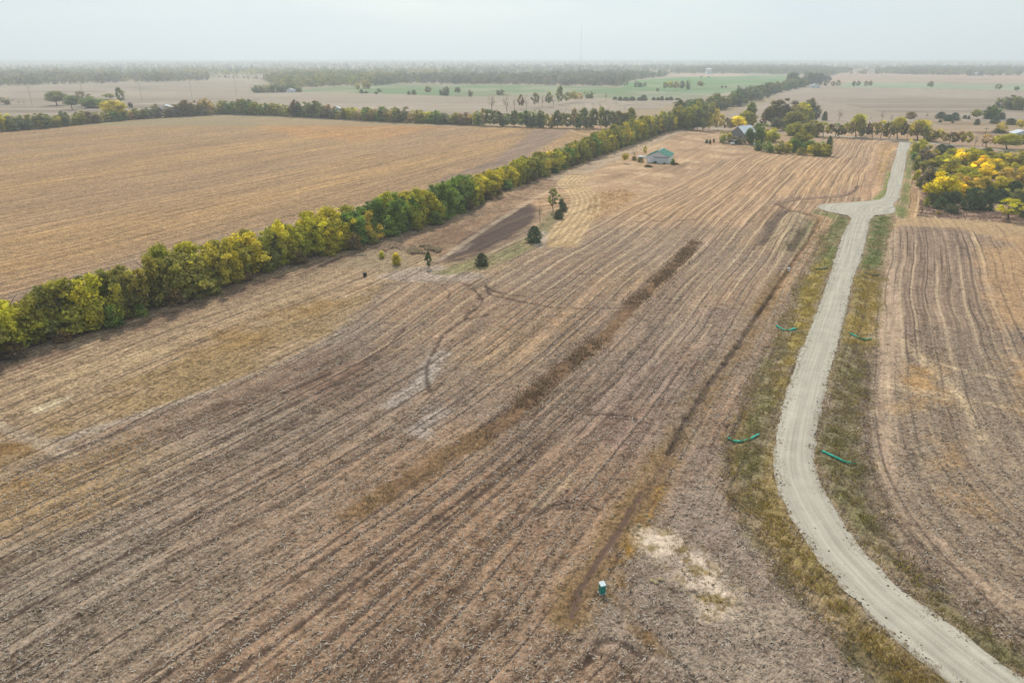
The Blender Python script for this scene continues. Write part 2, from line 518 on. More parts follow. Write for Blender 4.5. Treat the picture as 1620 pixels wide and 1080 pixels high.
# --- whole near side is the main stubble field first
UV[:, 0] = np.where(near, np.clip(u_main, -600, 600), X * 0.2 + Y); UV[:, 1] = np.where(near, Y, X)
tone = sm(100, 270, Y)[:, None]
red = (NZ[60.0] + 0.6 * NZ[15.0])[:, None]
c_near = lin(135, 117, 101) * (1 - tone) + lin(164, 134, 107) * tone
c_red = lin(140, 110, 85) * (1 - tone) + lin(176, 141, 104) * tone
COL[near] = (c_near + (c_red - c_near) * np.clip(0.5 + 1.6 * red, 0, 1))[near]
MK[near] = (np.c_[0.62 + 0.3 * (1 - sm(90, 170, Y)), 1.0 - 0.35 * tone[:, 0], 0.75 - 0.45 * tone[:, 0]])[near]
UV[near, 2] = (0.12 + 0.88 * sm(85, 160, Y))[near]

# --- left golden corn stubble field
m = poly_mask([(-500, 640), (-160, 530), (0, 470), (240, 400), (560, 325), (760, 272), (905, 214), (880, 204), (700, 199), (500, 187), (400, 183), (350, 182), (270, 186), (170, 194), (0, 211), (-700, 262), (-1500, 330)], 2, 2)
UV[m[0], 0] = u_hedge[m[0]]; UV[m[0], 1] = v_hedge[m[0]]
lay(m, (158, 127, 92), 1, (0.60, 1.0, 0.40), 0.45)
ii, mm = m
band = np.clip(0.5 + 2.2 * fbm(u_hedge[ii] / 38, v_hedge[ii] / 260, 3), 0, 1)
lay((ii, mm * band), (174, 137, 88))
band = np.clip(0.5 + 2.6 * fbm(u_hedge[ii] / 14 + 9, v_hedge[ii] / 140, 3), 0, 1)
lay((ii, mm * band), (138, 110, 82), 0.6)
lay(poly_mask([(380, 186), (520, 190), (700, 200), (640, 215), (560, 225), (430, 210)], 8, 8, 15.0), (178, 128, 72), 0.6)
lay(poly_mask([(845, 206), (925, 205), (935, 210), (800, 268), (700, 292), (690, 285), (780, 255)], 2, 2), (138, 116, 100), 0.8, (0.6, 0.4, 0.1))
lay(poly_mask([(905, 206), (945, 206), (830, 260), (800, 268)], 2, 2), (182, 142, 86), 0.6)

# --- rough strip along the hedgerow
L_EDGE = [(0, 750), (100, 707), (200, 668), (300, 631), (400, 595), (497, 557), (528, 533), (548, 510), (575, 487), (612, 452)]
m = poly_mask([(-300, 900)] + L_EDGE + [(650, 443), (770, 436), (820, 420), (720, 395), (700, 355), (500, 408), (250, 490), (0, 572), (-300, 660)], 1.2, 1.0)
UV[m[0], 0] = u_hedge[m[0]]; UV[m[0], 1] = v_hedge[m[0]]
lay(m, (154, 129, 100), 1, (0.6, 1.0, 0.4), 0.0)
lay(patchy(poly_mask([(55, 662), (98, 696), (300, 628), (430, 575), (545, 515), (600, 462), (520, 475), (440, 505), (300, 565), (170, 612)], 1.0, 1.2), 9, -0.3, 0.1), (142, 117, 80), 0.85, (0.4, 1.2, 0.3))
lay(patchy(poly_mask([(-40, 745), (0, 738), (62, 712), (58, 694), (0, 704), (-40, 715)], 0.6, 0.6), 6, -0.35, 0.0), (128, 98, 58), 0.9, (0.3, 1, 0.2))
lay(patchy(poly_mask([(250, 590), (420, 540), (560, 470), (600, 455), (480, 470), (330, 520)], 3, 3), 8, -0.1, 0.2, 5), (142, 112, 70), 0.8, (0.3, 1, 0.2))
lay(patchy(poly_mask([(-80, 660), (60, 640), (300, 560), (480, 480), (480, 460), (300, 530), (0, 620)], 3, 3), 7, -0.1, 0.15, 9), (174, 148, 112), 0.75)
lay(poly_mask([(52, 645), (118, 622), (112, 632), (60, 655)], 0.5, 0.6), (200, 180, 146), 0.8)
lay(poly_mask([(60, 700), (100, 690), (260, 640), (420, 585), (520, 535), (545, 512), (535, 535), (480, 562), (300, 632), (100, 702)], 0.8, 0.5), (158, 142, 126), 0.8)
lay(line_mask([(-40, 655), (60, 700), (110, 720)], 1.6, 0.6, 0.5), (165, 145, 122), 0.8)
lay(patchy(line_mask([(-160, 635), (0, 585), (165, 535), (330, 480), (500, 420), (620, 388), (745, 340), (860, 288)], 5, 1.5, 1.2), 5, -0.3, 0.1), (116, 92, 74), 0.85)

# --- around the grass bank and the dark tilled strip
lay(poly_mask([(600, 400), (640, 382), (740, 340), (860, 285), (1000, 238), (1085, 207), (1085, 215), (960, 262), (880, 295), (830, 320), (745, 372), (700, 408)], 1.5, 1.5), (146, 118, 92), 0.9, (0.3, 0.8, 0.2), 0)
lay(patchy(poly_mask([(640, 395), (700, 365), (760, 345), (770, 355), (720, 385)], 2, 2), 6, -0.2, 0.1), (118, 90, 70), 0.8)
lay(poly_mask([(590, 438), (640, 425), (690, 420), (770, 435), (740, 446), (640, 446)], 1, 1), (164, 146, 130), 0.8)
lay(poly_mask([(572, 400), (640, 385), (650, 418), (620, 432), (560, 425), (540, 415)], 1.5, 1.5), (142, 124, 98), 0.8, (0.1, 0.9, 0.3))
m = poly_mask([(690, 416), (724, 386), (765, 358), (802, 338), (836, 322), (853, 330), (845, 350), (812, 375), (775, 396), (728, 413)], 1.6, 1.3)
lay(m, (86, 70, 62), 1, (0.35, 0.35, 0.05), 0.15)
lay(line_mask([(712, 402), (745, 386), (735, 395), (720, 400)], 1.0, 0.8, 0.5), (150, 130, 115), 0.8)
for off in (0, 5):
    lay(line_mask([(690 + off, 414), (750 + off, 372), (840 + off, 315), (900 + off, 287), (960, 255 + off / 3), (1000, 240), (1040, 223), (1082, 206)], 0.7, 0.5, 0.4), (190, 168, 140), 0.65, (0.1, 0.4, 0.2))
lay(poly_mask([(860, 282), (960, 246), (1082, 203), (1100, 204), (1000, 244), (900, 288)], 1, 1), (178, 156, 130), 0.6)
bank = poly_mask([(686, 432), (745, 410), (800, 393), (838, 372), (856, 350), (870, 335), (896, 335), (880, 352), (862, 372), (845, 392), (805, 412), (760, 428), (712, 435)], 1, 0.8)
lay(bank, (138, 124, 88), 0.95, (0.4, 0.9, 0.25), 0)
lay(patchy(bank, 5, -0.1, 0.2, 3), (122, 115, 80), 0.6)
lay(patchy(poly_mask([(690, 432), (745, 412), (830, 392), (842, 396), (790, 416), (712, 434)], 0.7, 0.6), 3, -0.3, 0.1, 4), (122, 119, 78), 0.5)
lay(line_mask([(700, 414), (765, 397), (810, 375), (845, 350), (858, 330)], 0.8, 0.6, 0.6), (160, 132, 100), 0.5)
past = poly_mask([(905, 300), (960, 262), (1000, 243), (1086, 208), (1140, 210), (1142, 230), (1195, 243), (1120, 258), (1080, 276), (1040, 297), (970, 336), (930, 352), (945, 325)], 2, 2)
lay(past, (176, 143, 110), 0.95, (0.25, 0.55, 0.15), 0.15)
lay(patchy(past, 14, -0.05, 0.2, 2), (150, 120, 92), 0.8)
lay(patchy(past, 9, 0.0, 0.2, 7), (196, 166, 130), 0.7)
lay(patchy(poly_mask([(928, 318), (945, 305), (985, 300), (1010, 308), (975, 335), (935, 352)], 1.5, 1.5), 4, -0.3, 0.0), (166, 130, 88), 0.7, (0.2, 1.0, 0.3))
loop = [(886, 384), (905, 358), (924, 334), (928, 316), (918, 301), (900, 290), (915, 278)]
lw = smooth_line(PA(loop), 60, 4)
dl = np.gradient(lw, axis=0); dl /= np.linalg.norm(dl, axis=1)[:, None]
lay(line_mask(lw, 10, 1.5, 1, world=True), (174, 144, 104), 0.9, (0.3, 0.6, 0.2), 0)
for o in (-4.6, -3.0, -1.2, 0.6, 2.4, 4.2):
    lay(line_mask(lw + np.c_[dl[:, 1], -dl[:, 0]] * o, 0.55, 0.45, 0.3, world=True), (212, 184, 142), 0.75)
lay(poly_mask([(850, 372), (862, 365), (868, 378), (856, 392), (846, 390)], 0.6, 0.8), (180, 162, 145), 0.7)

# --- tints inside the main field
lay(patchy(poly_mask([(330, 645), (480, 575), (600, 535), (650, 550), (600, 600), (520, 640), (400, 690)], 5, 5, 15.0), 20, -0.3, 0.1), (112, 86, 70), 0.75, (0.9, 0.8, 0.2))
lay(patchy(poly_mask([(-100, 800), (60, 735), (200, 700), (240, 740), (120, 860), (-100, 1000)], 4, 5, 15.0), 15, -0.25, 0.15), (150, 118, 72), 0.75)
lay(patchy(poly_mask([(620, 450), (760, 445), (745, 480), (690, 530), (620, 560), (590, 560)], 2, 2), 12, -0.3, 0.1, 3), (160, 128, 98), 0.7, (0.6, 0.7, 0.4), 0.9)
lay(patchy(poly_mask([(700, 560), (840, 500), (960, 440), (1000, 440), (880, 560), (720, 660)], 5, 4, 15.0), 18, -0.2, 0.1, 8), (166, 132, 94), 0.6)
lay(patchy(poly_mask([(720, 880), (900, 730), (1050, 560), (1130, 520), (1080, 640), (960, 760), (820, 900), (740, 940)], 3, 3, 15.0), 12, -0.2, 0.15, 13), (134, 100, 78), 0.7)
lay(patchy(poly_mask([(900, 690), (1000, 560), (1110, 460), (1190, 480), (1120, 590), (1000, 740)], 3, 3), 16, -0.15, 0.15, 21), (126, 104, 94), 0.7)
lay(patchy(poly_mask([(900, 470), (1080, 380), (1100, 420), (990, 560), (900, 560)], 3, 3), 14, -0.2, 0.2, 31), (150, 122, 100), 0.5)
lay(poly_mask([(835, 790), (870, 760), (905, 748), (900, 770), (860, 800), (840, 810)], 0.8, 1.2), (186, 160, 128), 0.6)
lay(line_mask(WEEDS, 3.2, 0.8, 0.8), (112, 86, 62), 0.9, (0.2, 1.0, 0.1), 0)
lay(patchy(line_mask(WEEDS[:4], 3.4, 1.2, 1.2), 4, -0.3, 0.1), (140, 112, 78), 0.5, (0.2, 1.0, 0.1), 0)
lay(line_mask([(620, 640), (672, 600), (690, 565), (700, 560)], 2.5, 1, 0.8), (172, 160, 150), 0.7)
lay(poly_mask([(650, 680), (690, 640), (705, 650), (668, 690)], 1, 1.5), (172, 160, 150), 0.6)

rough = poly_mask([(912, 985), (960, 935), (1015, 862), (1060, 790), (1110, 760), (1150, 800), (1215, 880), (1290, 975), (1380, 1070), (1440, 1130), (1090, 1130), (1020, 1040)], 2, 2)
lay(rough, (140, 124, 110), 0.85, (0.08, 1.1, 0.85), 0)
lay(patchy(rough, 9, -0.1, 0.2, 6), (124, 106, 92), 0.7)
lay(patchy(rough, 6, 0.0, 0.2, 16), (160, 142, 122), 0.6)
lay(patchy(poly_mask([(-100, 900), (100, 800), (420, 640), (560, 680), (520, 800), (360, 960), (150, 1130), (-200, 1130)], 6, 6, 15.0), 22, -0.3, 0.15, 41), (138, 124, 107), 0.6)
lay(patchy(poly_mask([(560, 930), (760, 780), (900, 700), (900, 860), (860, 1000), (700, 1130), (420, 1130)], 6, 6, 15.0), 18, -0.2, 0.2, 51), (140, 122, 104), 0.5)

# dark drag marks and wheel turns of the harvest
DK = (72, 58, 50)
for pl, wd in [
    ([(735, 450), (755, 462), (765, 476), (750, 490), (738, 500), (735, 508)], 0.7), ([(725, 446), (748, 452), (760, 470), (748, 486)], 0.5), ([(765, 447), (780, 460), (800, 466), (830, 468)], 0.7),
    ([(770, 452), (774, 466), (790, 470), (812, 474), (850, 482), (872, 486)], 0.8), ([(742, 490), (735, 500), (745, 505), (770, 498)], 0.6), ([(700, 452), (712, 462), (708, 474)], 0.5),
    ([(735, 505), (700, 530), (676, 575), (674, 600), (680, 620)], 0.6), ([(870, 486), (930, 488), (1000, 486)], 0.5), ([(985, 352), (1030, 350), (1080, 348), (1110, 346)], 0.6),
    ([(1005, 333), (1020, 336), (1032, 342)], 0.7), ([(910, 434), (925, 432), (940, 436)], 0.5), ([(845, 428), (858, 430)], 0.5),
    ([(855, 812), (870, 800), (900, 793), (930, 796), (945, 806)], 0.5), ([(880, 805), (905, 801), (935, 808)], 0.4), ([(930, 655), (975, 655), (1000, 658), (1008, 668)], 0.5), ([(965, 660), (990, 664)], 0.4),
    ([(930, 1040), (945, 1015), (975, 1010), (1010, 1035), (1060, 1075)], 0.4), ([(905, 1060), (950, 1030), (980, 1045), (1020, 1100)], 0.35), ([(1010, 975), (1040, 1010), (1100, 1075), (1130, 1110)], 0.4),
    ([(880, 985), (900, 975), (912, 985)], 0.4), ([(1445, 405), (1465, 403), (1490, 410)], 0.8), ([(1425, 530), (1440, 540), (1480, 545)], 0.8), ([(1520, 420), (1545, 430), (1562, 467), (1575, 520), (1600, 570), (1640, 620)], 0.9),
    ([(1530, 500), (1560, 520), (1590, 560)], 0.6), ([(1560, 465), (1600, 470)], 0.7), ([(1095, 555), (1060, 605), (1020, 690)], 0.3), ([(740, 560), (650, 660)], 0.3), ([(350, 1080), (481, 984), (633, 862), (750, 776)], 0.55),
    ([(240, 1085), (400, 960), (560, 850)], 0.35), ([(0, 984), (144, 907), (313, 812)], 0.4), ([(340, 700), (480, 630), (590, 585)], 0.5), ([(330, 680), (470, 612), (600, 560), (640, 520)], 0.5), ([(560, 935), (680, 840), (760, 780), (870, 690), (980, 600)], 0.4),
    ([(320, 745), (470, 670), (600, 600)], 0.35), ([(1190, 395), (1215, 375), (1222, 360)], 0.6), ([(1240, 335), (1250, 345), (1275, 350), (1290, 352)], 0.6)]:
    wl = smooth_line(PA(pl), 30, 3)
    ii, mm = line_mask(wl, wd * 1.0, 0.28, 0.4, world=True)
    lay((ii, mm), DK, 0.82, (0.2, 0.5, 0.05), 0)
    Z[ii] -= 0.12 * mm
for pl in ([(300, 1125), (356, 1080), (481, 984), (633, 860), (750, 774), (859, 689), (960, 603)], [(322, 1125), (378, 1082), (500, 988), (648, 866), (762, 780), (868, 696), (966, 610)],
           [(-60, 1020), (0, 984), (144, 907), (313, 810), (433, 745), (560, 665)], [(-60, 900), (0, 868), (200, 780), (400, 700), (517, 642)], [(150, 1125), (320, 1000), (480, 890), (620, 790), (720, 715)],
           [(-60, 830), (100, 765), (300, 680), (450, 632), (540, 600), (590, 570), (612, 540)], [(560, 1000), (700, 880), (840, 770), (960, 660), (1060, 560)], [(-60, 960), (150, 862), (380, 755), (520, 680)]):
    wl = smooth_line(PA(pl), 60, 3)
    lay(line_mask(wl, 0.30, 0.22, 0.22, world=True), (88, 71, 60), 0.75, (0.2, 0.5, 0.05), 0)
lay(line_mask([(430, 1000), (560, 900), (680, 800), (760, 745), (850, 680)], 0.8, 0.5, 0.4), (104, 84, 70), 0.5)

# --- the drainage ditch with weedy banks
wd_ = smooth_line(PA(DITCH), 160, 3)
lay(patchy(line_mask(wd_[:70], 4.0, 1.0, 0.9, world=True), 3, -0.4, 0.0), (132, 106, 68), 0.75, (0.1, 1.0, 0.15), 0)
lay(line_mask(wd_, 2.0, 0.9, 0.7, world=True), (122, 98, 74), 0.6, (0.1, 0.9, 0.15), 0)
lay(patchy(poly_mask([(985, 905), (960, 940), (935, 965), (990, 990), (1030, 1030), (1060, 1040), (1010, 960)], 0.8, 0.8), 3, -0.3, 0.1), (124, 94, 52), 0.8, (0.1, 1, 0.1), 0)
lay(patchy(poly_mask([(960, 905), (1000, 845), (1040, 770), (1060, 760), (1040, 810), (1010, 870)], 0.8, 0.8), 2, -0.35, 0.0), (138, 104, 46), 0.85, (0.1, 1, 0.1), 0)
ii, mm = patchy(line_mask(wd_[18:], 0.75, 0.3, 0.45, world=True), 5, -0.5, -0.2)
lay((ii, mm), (50, 39, 32), 0.95, (0.1, 0.4, 0.02), 0); Z[ii] -= 0.5 * mm  # near-black colour puts extra shade into the ditch bed, beyond its depth
ii, mm = line_mask([(905, 972), (916, 935), (945, 890), (985, 830), (1015, 778)], 0.6, 0.2, 0.2)
lay((ii, mm), (104, 83, 71), 1.0, (0.0, 0.2, 0.0), 0); Z[ii] = Z[ii] * (1 - 0.6 * mm) - 0.10 * mm
lay(patchy(poly_mask([(1000, 700), (1050, 640), (1120, 560), (1180, 500), (1200, 500), (1130, 620), (1080, 720), (1040, 820), (1100, 880), (1160, 860), (1140, 780), (1150, 700)], 2, 2), 10, -0.5, 0.2), (142, 122, 108), 0.6, (0.3, 0.9, 0.6), 0)
bare = poly_mask([(1018, 842), (1065, 838), (1105, 872), (1165, 930), (1165, 965), (1115, 972), (1075, 925), (1015, 862)], 1.2, 1.6)
lay(patchy(bare, 2.2, -0.42, 0.1), (216, 194, 171), 0.9, (0.1, 0.5, 0.3), 0)
lay(patchy(bare, 1.2, 0.05, 0.2, 5), (122, 100, 46), 0.8)
lay(patchy(poly_mask([(1185, 800), (1235, 830), (1235, 852), (1205, 850)], 0.8, 1.0), 1.5, -0.3, 0.1), (202, 176, 150), 0.9, (0.1, 0.6, 0.3))

# --- old spoil mound by the ditch
m = poly_mask([(1205, 388), (1222, 352), (1245, 335), (1282, 343), (1284, 365), (1262, 395), (1235, 405)], 1.5, 0.8)
lay(m, (158, 136, 106), 0.95, (0.5, 0.8, 0.3), 0.8)
pts = PA([(1205, 388), (1222, 352), (1245, 335), (1282, 343), (1284, 365), (1262, 395), (1235, 405)])
ii = bbox_idx(pts, 6); d, _, _ = seg_dist(pts, ii, True)
sd = np.where(inside(pts, ii), d, -d)
Z[ii] += 2.0 * sm(-1, 6, sd) * (1 + 0.3 * NZ[4.0][ii])
lay(patchy(poly_mask([(1260, 392), (1272, 362), (1284, 345), (1290, 350), (1282, 372), (1266, 396)], 0.6, 0.6), 3, -0.3, 0.1), (116, 116, 70), 0.8)
lay(patchy(line_mask([(1212, 382), (1230, 345), (1246, 334)], 3.5, 1, 1), 3, -0.3, 0.1), (104, 88, 72), 0.8)
lay(patchy(line_mask([(1250, 398), (1262, 372)], 3.0, 1, 1), 3, -0.3, 0.1), (98, 84, 62), 0.8)
lay(line_mask([(1225, 322), (1245, 315), (1300, 312), (1340, 309), (1356, 298)], 5, 2, 1), (152, 124, 102), 0.8)
lay(line_mask([(1206, 388), (1214, 372), (1224, 352), (1236, 340), (1246, 334)], 2.4, 0.9, 0.9), (92, 76, 64), 0.8, (0.2, 0.8, 0.1), 0)
lay(line_mask([(1252, 398), (1262, 378), (1272, 366)], 1.8, 0.9, 0.9), (88, 76, 58), 0.8, (0.2, 0.8, 0.1), 0)
lay(line_mask([(1228, 323), (1262, 316), (1300, 313), (1340, 309.5), (1353, 303), (1358, 295)], 2.0, 0.8, 0.7), (104, 84, 70), 0.85, (0.2, 0.8, 0.1), 0)
for o in (0, 7, 14, 21):
    lay(line_mask([(1228 + o, 392 - o / 4), (1240 + o, 362), (1256 + o * 0.7, 344)], 0.6, 0.5, 0.4), (196, 170, 136), 0.7)
lay(poly_mask([(1300, 345), (1262, 402), (1225, 465), (1250, 460), (1290, 400), (1325, 350)], 1.5, 1.2), (178, 144, 112), 0.7)
lay(patchy(poly_mask([(1285, 335), (1345, 345), (1320, 400), (1290, 400), (1295, 360)], 2, 1.5), 5, -0.4, 0.1), (170, 138, 96), 0.6)
lay(poly_mask([(1345, 312), (1392, 312), (1414, 226), (1390, 226), (1362, 290)], 2, 2), (182, 146, 114), 0.85, (0.3, 0.7, 0.2), 0.1)
lay(patchy(poly_mask([(1385, 255), (1395, 228), (1418, 226), (1405, 270), (1390, 300)], 2, 2), 6, -0.2, 0.1), (160, 128, 76), 0.8)

# --- right-hand field
RV_OUT = [(1418, 345), (1402, 380), (1392, 480), (1378, 560), (1367, 650), (1372, 760), (1412, 850), (1480, 922), (1560, 985), (1640, 1035), (1800, 1120)]
m = poly_mask(RV_OUT + [(2600, 1300), (2600, 420), (1620, 357), (1455, 345)], 1.0, 0.6)
UV[m[0], 0] = np.clip(u_right, -900, 900)[m[0]]
lay(m, (138, 118, 98), 1, (0.5, 0.95, 0.65), 0.25)
ii, mm = m
lay((ii, mm * sm(95, 125, Y[ii])), (142, 119, 99), 0.9, (0.7, 0.8, 0.35), 0.8)
lay(poly_mask([(1378, 345), (1455, 344), (1620, 354), (1800, 370), (1800, 480), (1590, 380), (1520, 362), (1425, 356), (1405, 370)], 2, 2), (176, 146, 108), 0.85, (0.2, 0.6, 0.2), 0.0)
lay(patchy(poly_mask([(1540, 380), (1620, 370), (1900, 420), (1900, 800), (1620, 600), (1570, 500)], 3, 3), 14, -0.35, 0.05), (172, 138, 100), 0.85, (0.2, 0.8, 0.3), 0)
lay(poly_mask([(1398, 365), (1418, 360), (1424, 540), (1416, 720), (1440, 800), (1520, 880), (1700, 1000), (1660, 1010), (1500, 910), (1425, 830), (1388, 740), (1385, 600)], 1.2, 1.0), (174, 148, 124), 0.75, (0.5, 0.6, 0.3), 0.4)
for px_ in ([(1470, 560), (1500, 575), (1510, 640), (1470, 660), (1420, 655), (1420, 580)], [(1490, 690), (1530, 700), (1540, 760), (1510, 800), (1470, 780)], [(1500, 640), (1515, 690), (1500, 700), (1485, 660)],
            [(1590, 580), (1640, 590), (1640, 680), (1600, 650)], [(1540, 770), (1600, 800), (1640, 830), (1640, 870), (1560, 830)]):
    lay(patchy(poly_mask(px_, 2.2, 2.6), 5, -0.3, 0.2), (174, 136, 88), 0.75, (0.2, 0.9, 0.2), 0)
for pl in ([(1422, 538), (1480, 590), (1520, 630), (1560, 700)], [(1428, 535), (1500, 600), (1540, 650)], [(1405, 605), (1500, 625), (1620, 650)], [(1405, 612), (1500, 632)], [(1445, 562), (1540, 590), (1640, 608)]):
    lay(line_mask(pl, 0.9, 0.5, 0.3), (192, 166, 132), 0.7)
lay(line_mask([(1540, 370), (1560, 420)], 1.0, 0.8, 0.3), (190, 160, 120), 0.6)

# --- road verges
LV_OUT = [(1340, 335), (1300, 372), (1275, 430), (1245, 490), (1208, 560), (1172, 650), (1150, 720), (1162, 800), (1215, 870), (1290, 965), (1380, 1065), (1480, 1150)]
lv = poly_mask(LV_OUT + ROAD_L[:14:-1], 1.6, 1.4)
rv = poly_mask(ROAD_R[9:] + RV_OUT[::-1], 1.6, 1.2)
for v_ in (lv, rv):
    lay(v_, (130, 117, 90), 0.95, (0.35, 1.0, 0.2), 0)
    lay(patchy(v_, 4, -0.15, 0.2, 3), (112, 106, 66), 0.7)
    lay(patchy(v_, 7, 0.0, 0.25, 8), (146, 124, 96), 0.6)
lay(patchy(poly_mask([(1285, 420), (1320, 400), (1300, 470), (1275, 540), (1240, 620), (1225, 640), (1250, 540), (1265, 470)], 1, 1), 3, -0.35, 0.1), (150, 128, 58), 0.7)
lay(patchy(poly_mask([(1348, 430), (1390, 425), (1390, 480), (1380, 540), (1335, 540)], 1, 1), 3, -0.4, 0.1), (148, 124, 62), 0.7)
lay(patchy(poly_mask([(1225, 700), (1232, 770), (1260, 830), (1380, 985), (1500, 1090), (1440, 1090), (1330, 1000), (1240, 890), (1215, 830), (1195, 780)], 0.8, 0.8), 2, -0.4, 0.05), (142, 120, 72), 0.7)
lay(patchy(poly_mask([(1325, 336), (1348, 344), (1330, 380), (1318, 420), (1300, 420), (1312, 360)], 1, 0.8), 3, -0.25, 0.15), (102, 110, 64), 0.85, (0.1, 0.9, 0), 0)
lay(patchy(poly_mask([(1380, 345), (1412, 335), (1404, 372), (1392, 425), (1364, 425), (1372, 380)], 1, 0.8), 3, -0.25, 0.15), (100, 112, 64), 0.85, (0.1, 0.9, 0), 0)
lay(patchy(poly_mask([(1325, 338), (1300, 334), (1290, 330), (1286, 334), (1320, 345), (1350, 352)], 0.8, 0.8), 4, -0.5, 0.1), (100, 110, 58), 0.8)
lay(patchy(poly_mask([(1380, 316), (1396, 300), (1405, 270), (1412, 275), (1402, 315)], 1, 1), 4, -0.4, 0.05), (112, 126, 64), 0.9, (0.1, 0.9, 0), 0)
lay(patchy(poly_mask([(1436, 235), (1432, 270), (1424, 315), (1412, 330), (1418, 340), (1440, 345), (1440, 300), (1446, 240)], 1, 1), 4, -0.45, 0.1), (112, 122, 66), 0.9, (0.1, 0.9, 0), 0)
lay(poly_mask([(1440, 300), (1456, 300), (1456, 345), (1436, 345)], 1, 1), (178, 142, 98), 0.7)
lay(line_mask(LV_OUT, 0.7, 0.5, 0.4), (96, 80, 64), 0.5); lay(line_mask(RV_OUT[3:], 1.6, 1.0, 0.8), (98, 84, 70), 0.6)
lay(line_mask([(1180, 650), (1160, 720), (1172, 790)], 0.5, 0.3, 0.3), (150, 126, 88), 0.7)
lay(line_mask([(1185, 800), (1240, 880), (1330, 985)], 0.8, 0.4, 0.4), (160, 136, 108), 0.6)

# --- ground under and around the far woods, farmyard, cross road
lay(poly_mask([(1445, 240), (1462, 340), (1620, 352), (2000, 390), (2000, 270), (1620, 240)], 2, 2), (156, 126, 108), 0.95, (0.1, 0.8, 0.2), 0)
lay(line_mask([(1455, 342), (1530, 345), (1620, 354), (1800, 372)], 1.5, 0.8, 0.6), (96, 78, 62), 0.85)
lay(poly_mask([(1140, 200), (1300, 205), (1320, 215), (1315, 245), (1200, 238), (1145, 226)], 2, 2), (160, 134, 106), 0.8, (0.1, 0.7, 0.1), 0)
lay(line_mask([(1062, 214), (1110, 218), (1145, 227), (1195, 237), (1240, 243), (1310, 250)], 1.6, 1.0, 0.6), (120, 98, 80), 0.6)
lay(line_mask([(1085, 330 - 70), (1120, 258), (1200, 262), (1250, 268)], 1.2, 1.0, 0.8), (112, 90, 76), 0.5)
lay(poly_mask([(1028, 262), (1062, 262), (1075, 258), (1090, 256), (1080, 268), (1030, 270)], 1.5, 1.2), (136, 108, 84), 0.7)
# beyond the cross road and the second hedgerow
far = Y > 520
ii = np.nonzero(far)[0]
k = np.clip(0.5 + 2.2 * fbm(X[ii] / 500, Y[ii] / 260, 3), 0, 1)
lay((ii, k), (164, 148, 126), 0.8, (0.25, 0.25, 0.0), 0)
lay((ii, 1 - k), (136, 130, 98), 0.7, (0.2, 0.25, 0.0), 0)
lay(poly_mask([(-900, 170), (0, 138), (270, 130), (480, 132), (480, 148), (540, 150), (700, 156), (830, 168), (800, 190), (560, 178), (0, 190), (-900, 240)], 8, 8, 15.0), (157, 142, 124), 0.9, (0.4, 0.3, 0), 0)
lay(line_mask([(-100, 171), (60, 167), (140, 169), (260, 163), (400, 156)], 9, 3, 3), (198, 182, 160), 0.7)
for x, y, wd in ((165, 138, 18), (42, 146, 10), (78, 145, 9), (140, 145, 26), (100, 145, 14), (215, 139, 14), (235, 137, 20), (277, 137, 24), (237, 141, 18)):
    a, b_ = P(x - wd / 2, y), P(x + wd / 2, y)
    lay(patchy(line_mask(np.array([a, b_]), 22, 8, 6, 15.0, world=True), 12, -0.5, -0.1), (104, 92, 76), 0.9)
grn = poly_mask([(478, 146), (476, 141), (540, 137), (640, 132), (720, 134), (860, 136), (985, 139), (990, 131), (1020, 126), (1100, 121.5), (1262, 119.5), (1258, 124), (1185, 141), (1090, 156), (1010, 158), (905, 153), (790, 154), (700, 153), (600, 148)], 6, 5, 15.0)
lay(grn, (108, 128, 84), 1.0, (0.15, 0.15, 0), 0)
lay(poly_mask([(985, 139), (990, 131), (1020, 126), (1100, 121.5), (1262, 119.5), (1258, 124), (1210, 134), (1060, 140)], 6, 5, 15.0), (100, 138, 78), 0.6)
lay(poly_mask([(1000, 158), (1010, 146), (1180, 141), (1100, 156)], 6, 6, 15.0), (128, 146, 112), 0.6)
lay(line_mask([(1060, 146), (1115, 137), (1150, 128)], 7, 3, 2), (124, 132, 96), 0.7)
lay(poly_mask([(1050, 121), (1080, 117), (1180, 117), (1170, 121), (1100, 122)], 10, 8, 15.0), (186, 158, 136), 0.9)
lay(poly_mask([(540, 150), (640, 149), (750, 154), (900, 154), (1000, 160), (1090, 157), (1040, 172), (920, 180), (800, 192), (560, 178)], 6, 5, 15.0), (157, 142, 124), 0.9, (0.45, 0.2, 0), 0)
lay(poly_mask([(1090, 205), (1240, 150), (1270, 138), (1380, 137), (1620, 144), (2400, 165), (2400, 260), (1620, 212), (1460, 200), (1260, 200)], 5, 4, 15.0), (158, 141, 124), 0.95, (0.3, 0.25, 0), 0)
lay(patchy(poly_mask([(1440, 200), (1470, 188), (1560, 192), (2300, 210), (2300, 270), (1620, 225), (1480, 215)], 6, 6, 15.0), 20, -0.4, 0.1), (160, 134, 102), 0.8)
lay(poly_mask([(1320, 138), (1350, 130), (1620, 132), (2300, 140), (2300, 160), (1620, 143), (1400, 138.6)], 6, 4, 15.0), (136, 152, 118), 0.95, (0.2, 0.15, 0), 0)
lay(poly_mask([(1275, 131), (1350, 113), (1450, 118), (1640, 118), (2400, 122), (2400, 138), (1620, 131.5), (1345, 129.5)], 10, 8, 15.0), (176, 148, 128), 0.95, (0.2, 0.15, 0), 0)
far2 = poly_mask([(-900, 240), (-900, 118), (2400, 118), (2400, 260), (1460, 200), (1260, 200), (1090, 203), (800, 190), (560, 178), (0, 190)], 5, 4, 15.0)
lay(patchy(far2, 160, -0.02, 0.2, 3), (142, 128, 108), 0.45)
lay(patchy(far2, 60, 0.0, 0.22, 8), (172, 156, 136), 0.45)
lay(line_mask([(1280, 138), (1400, 139), (1620, 145.5), (1900, 155)], 7, 3, 2), (120, 98, 88), 0.8)
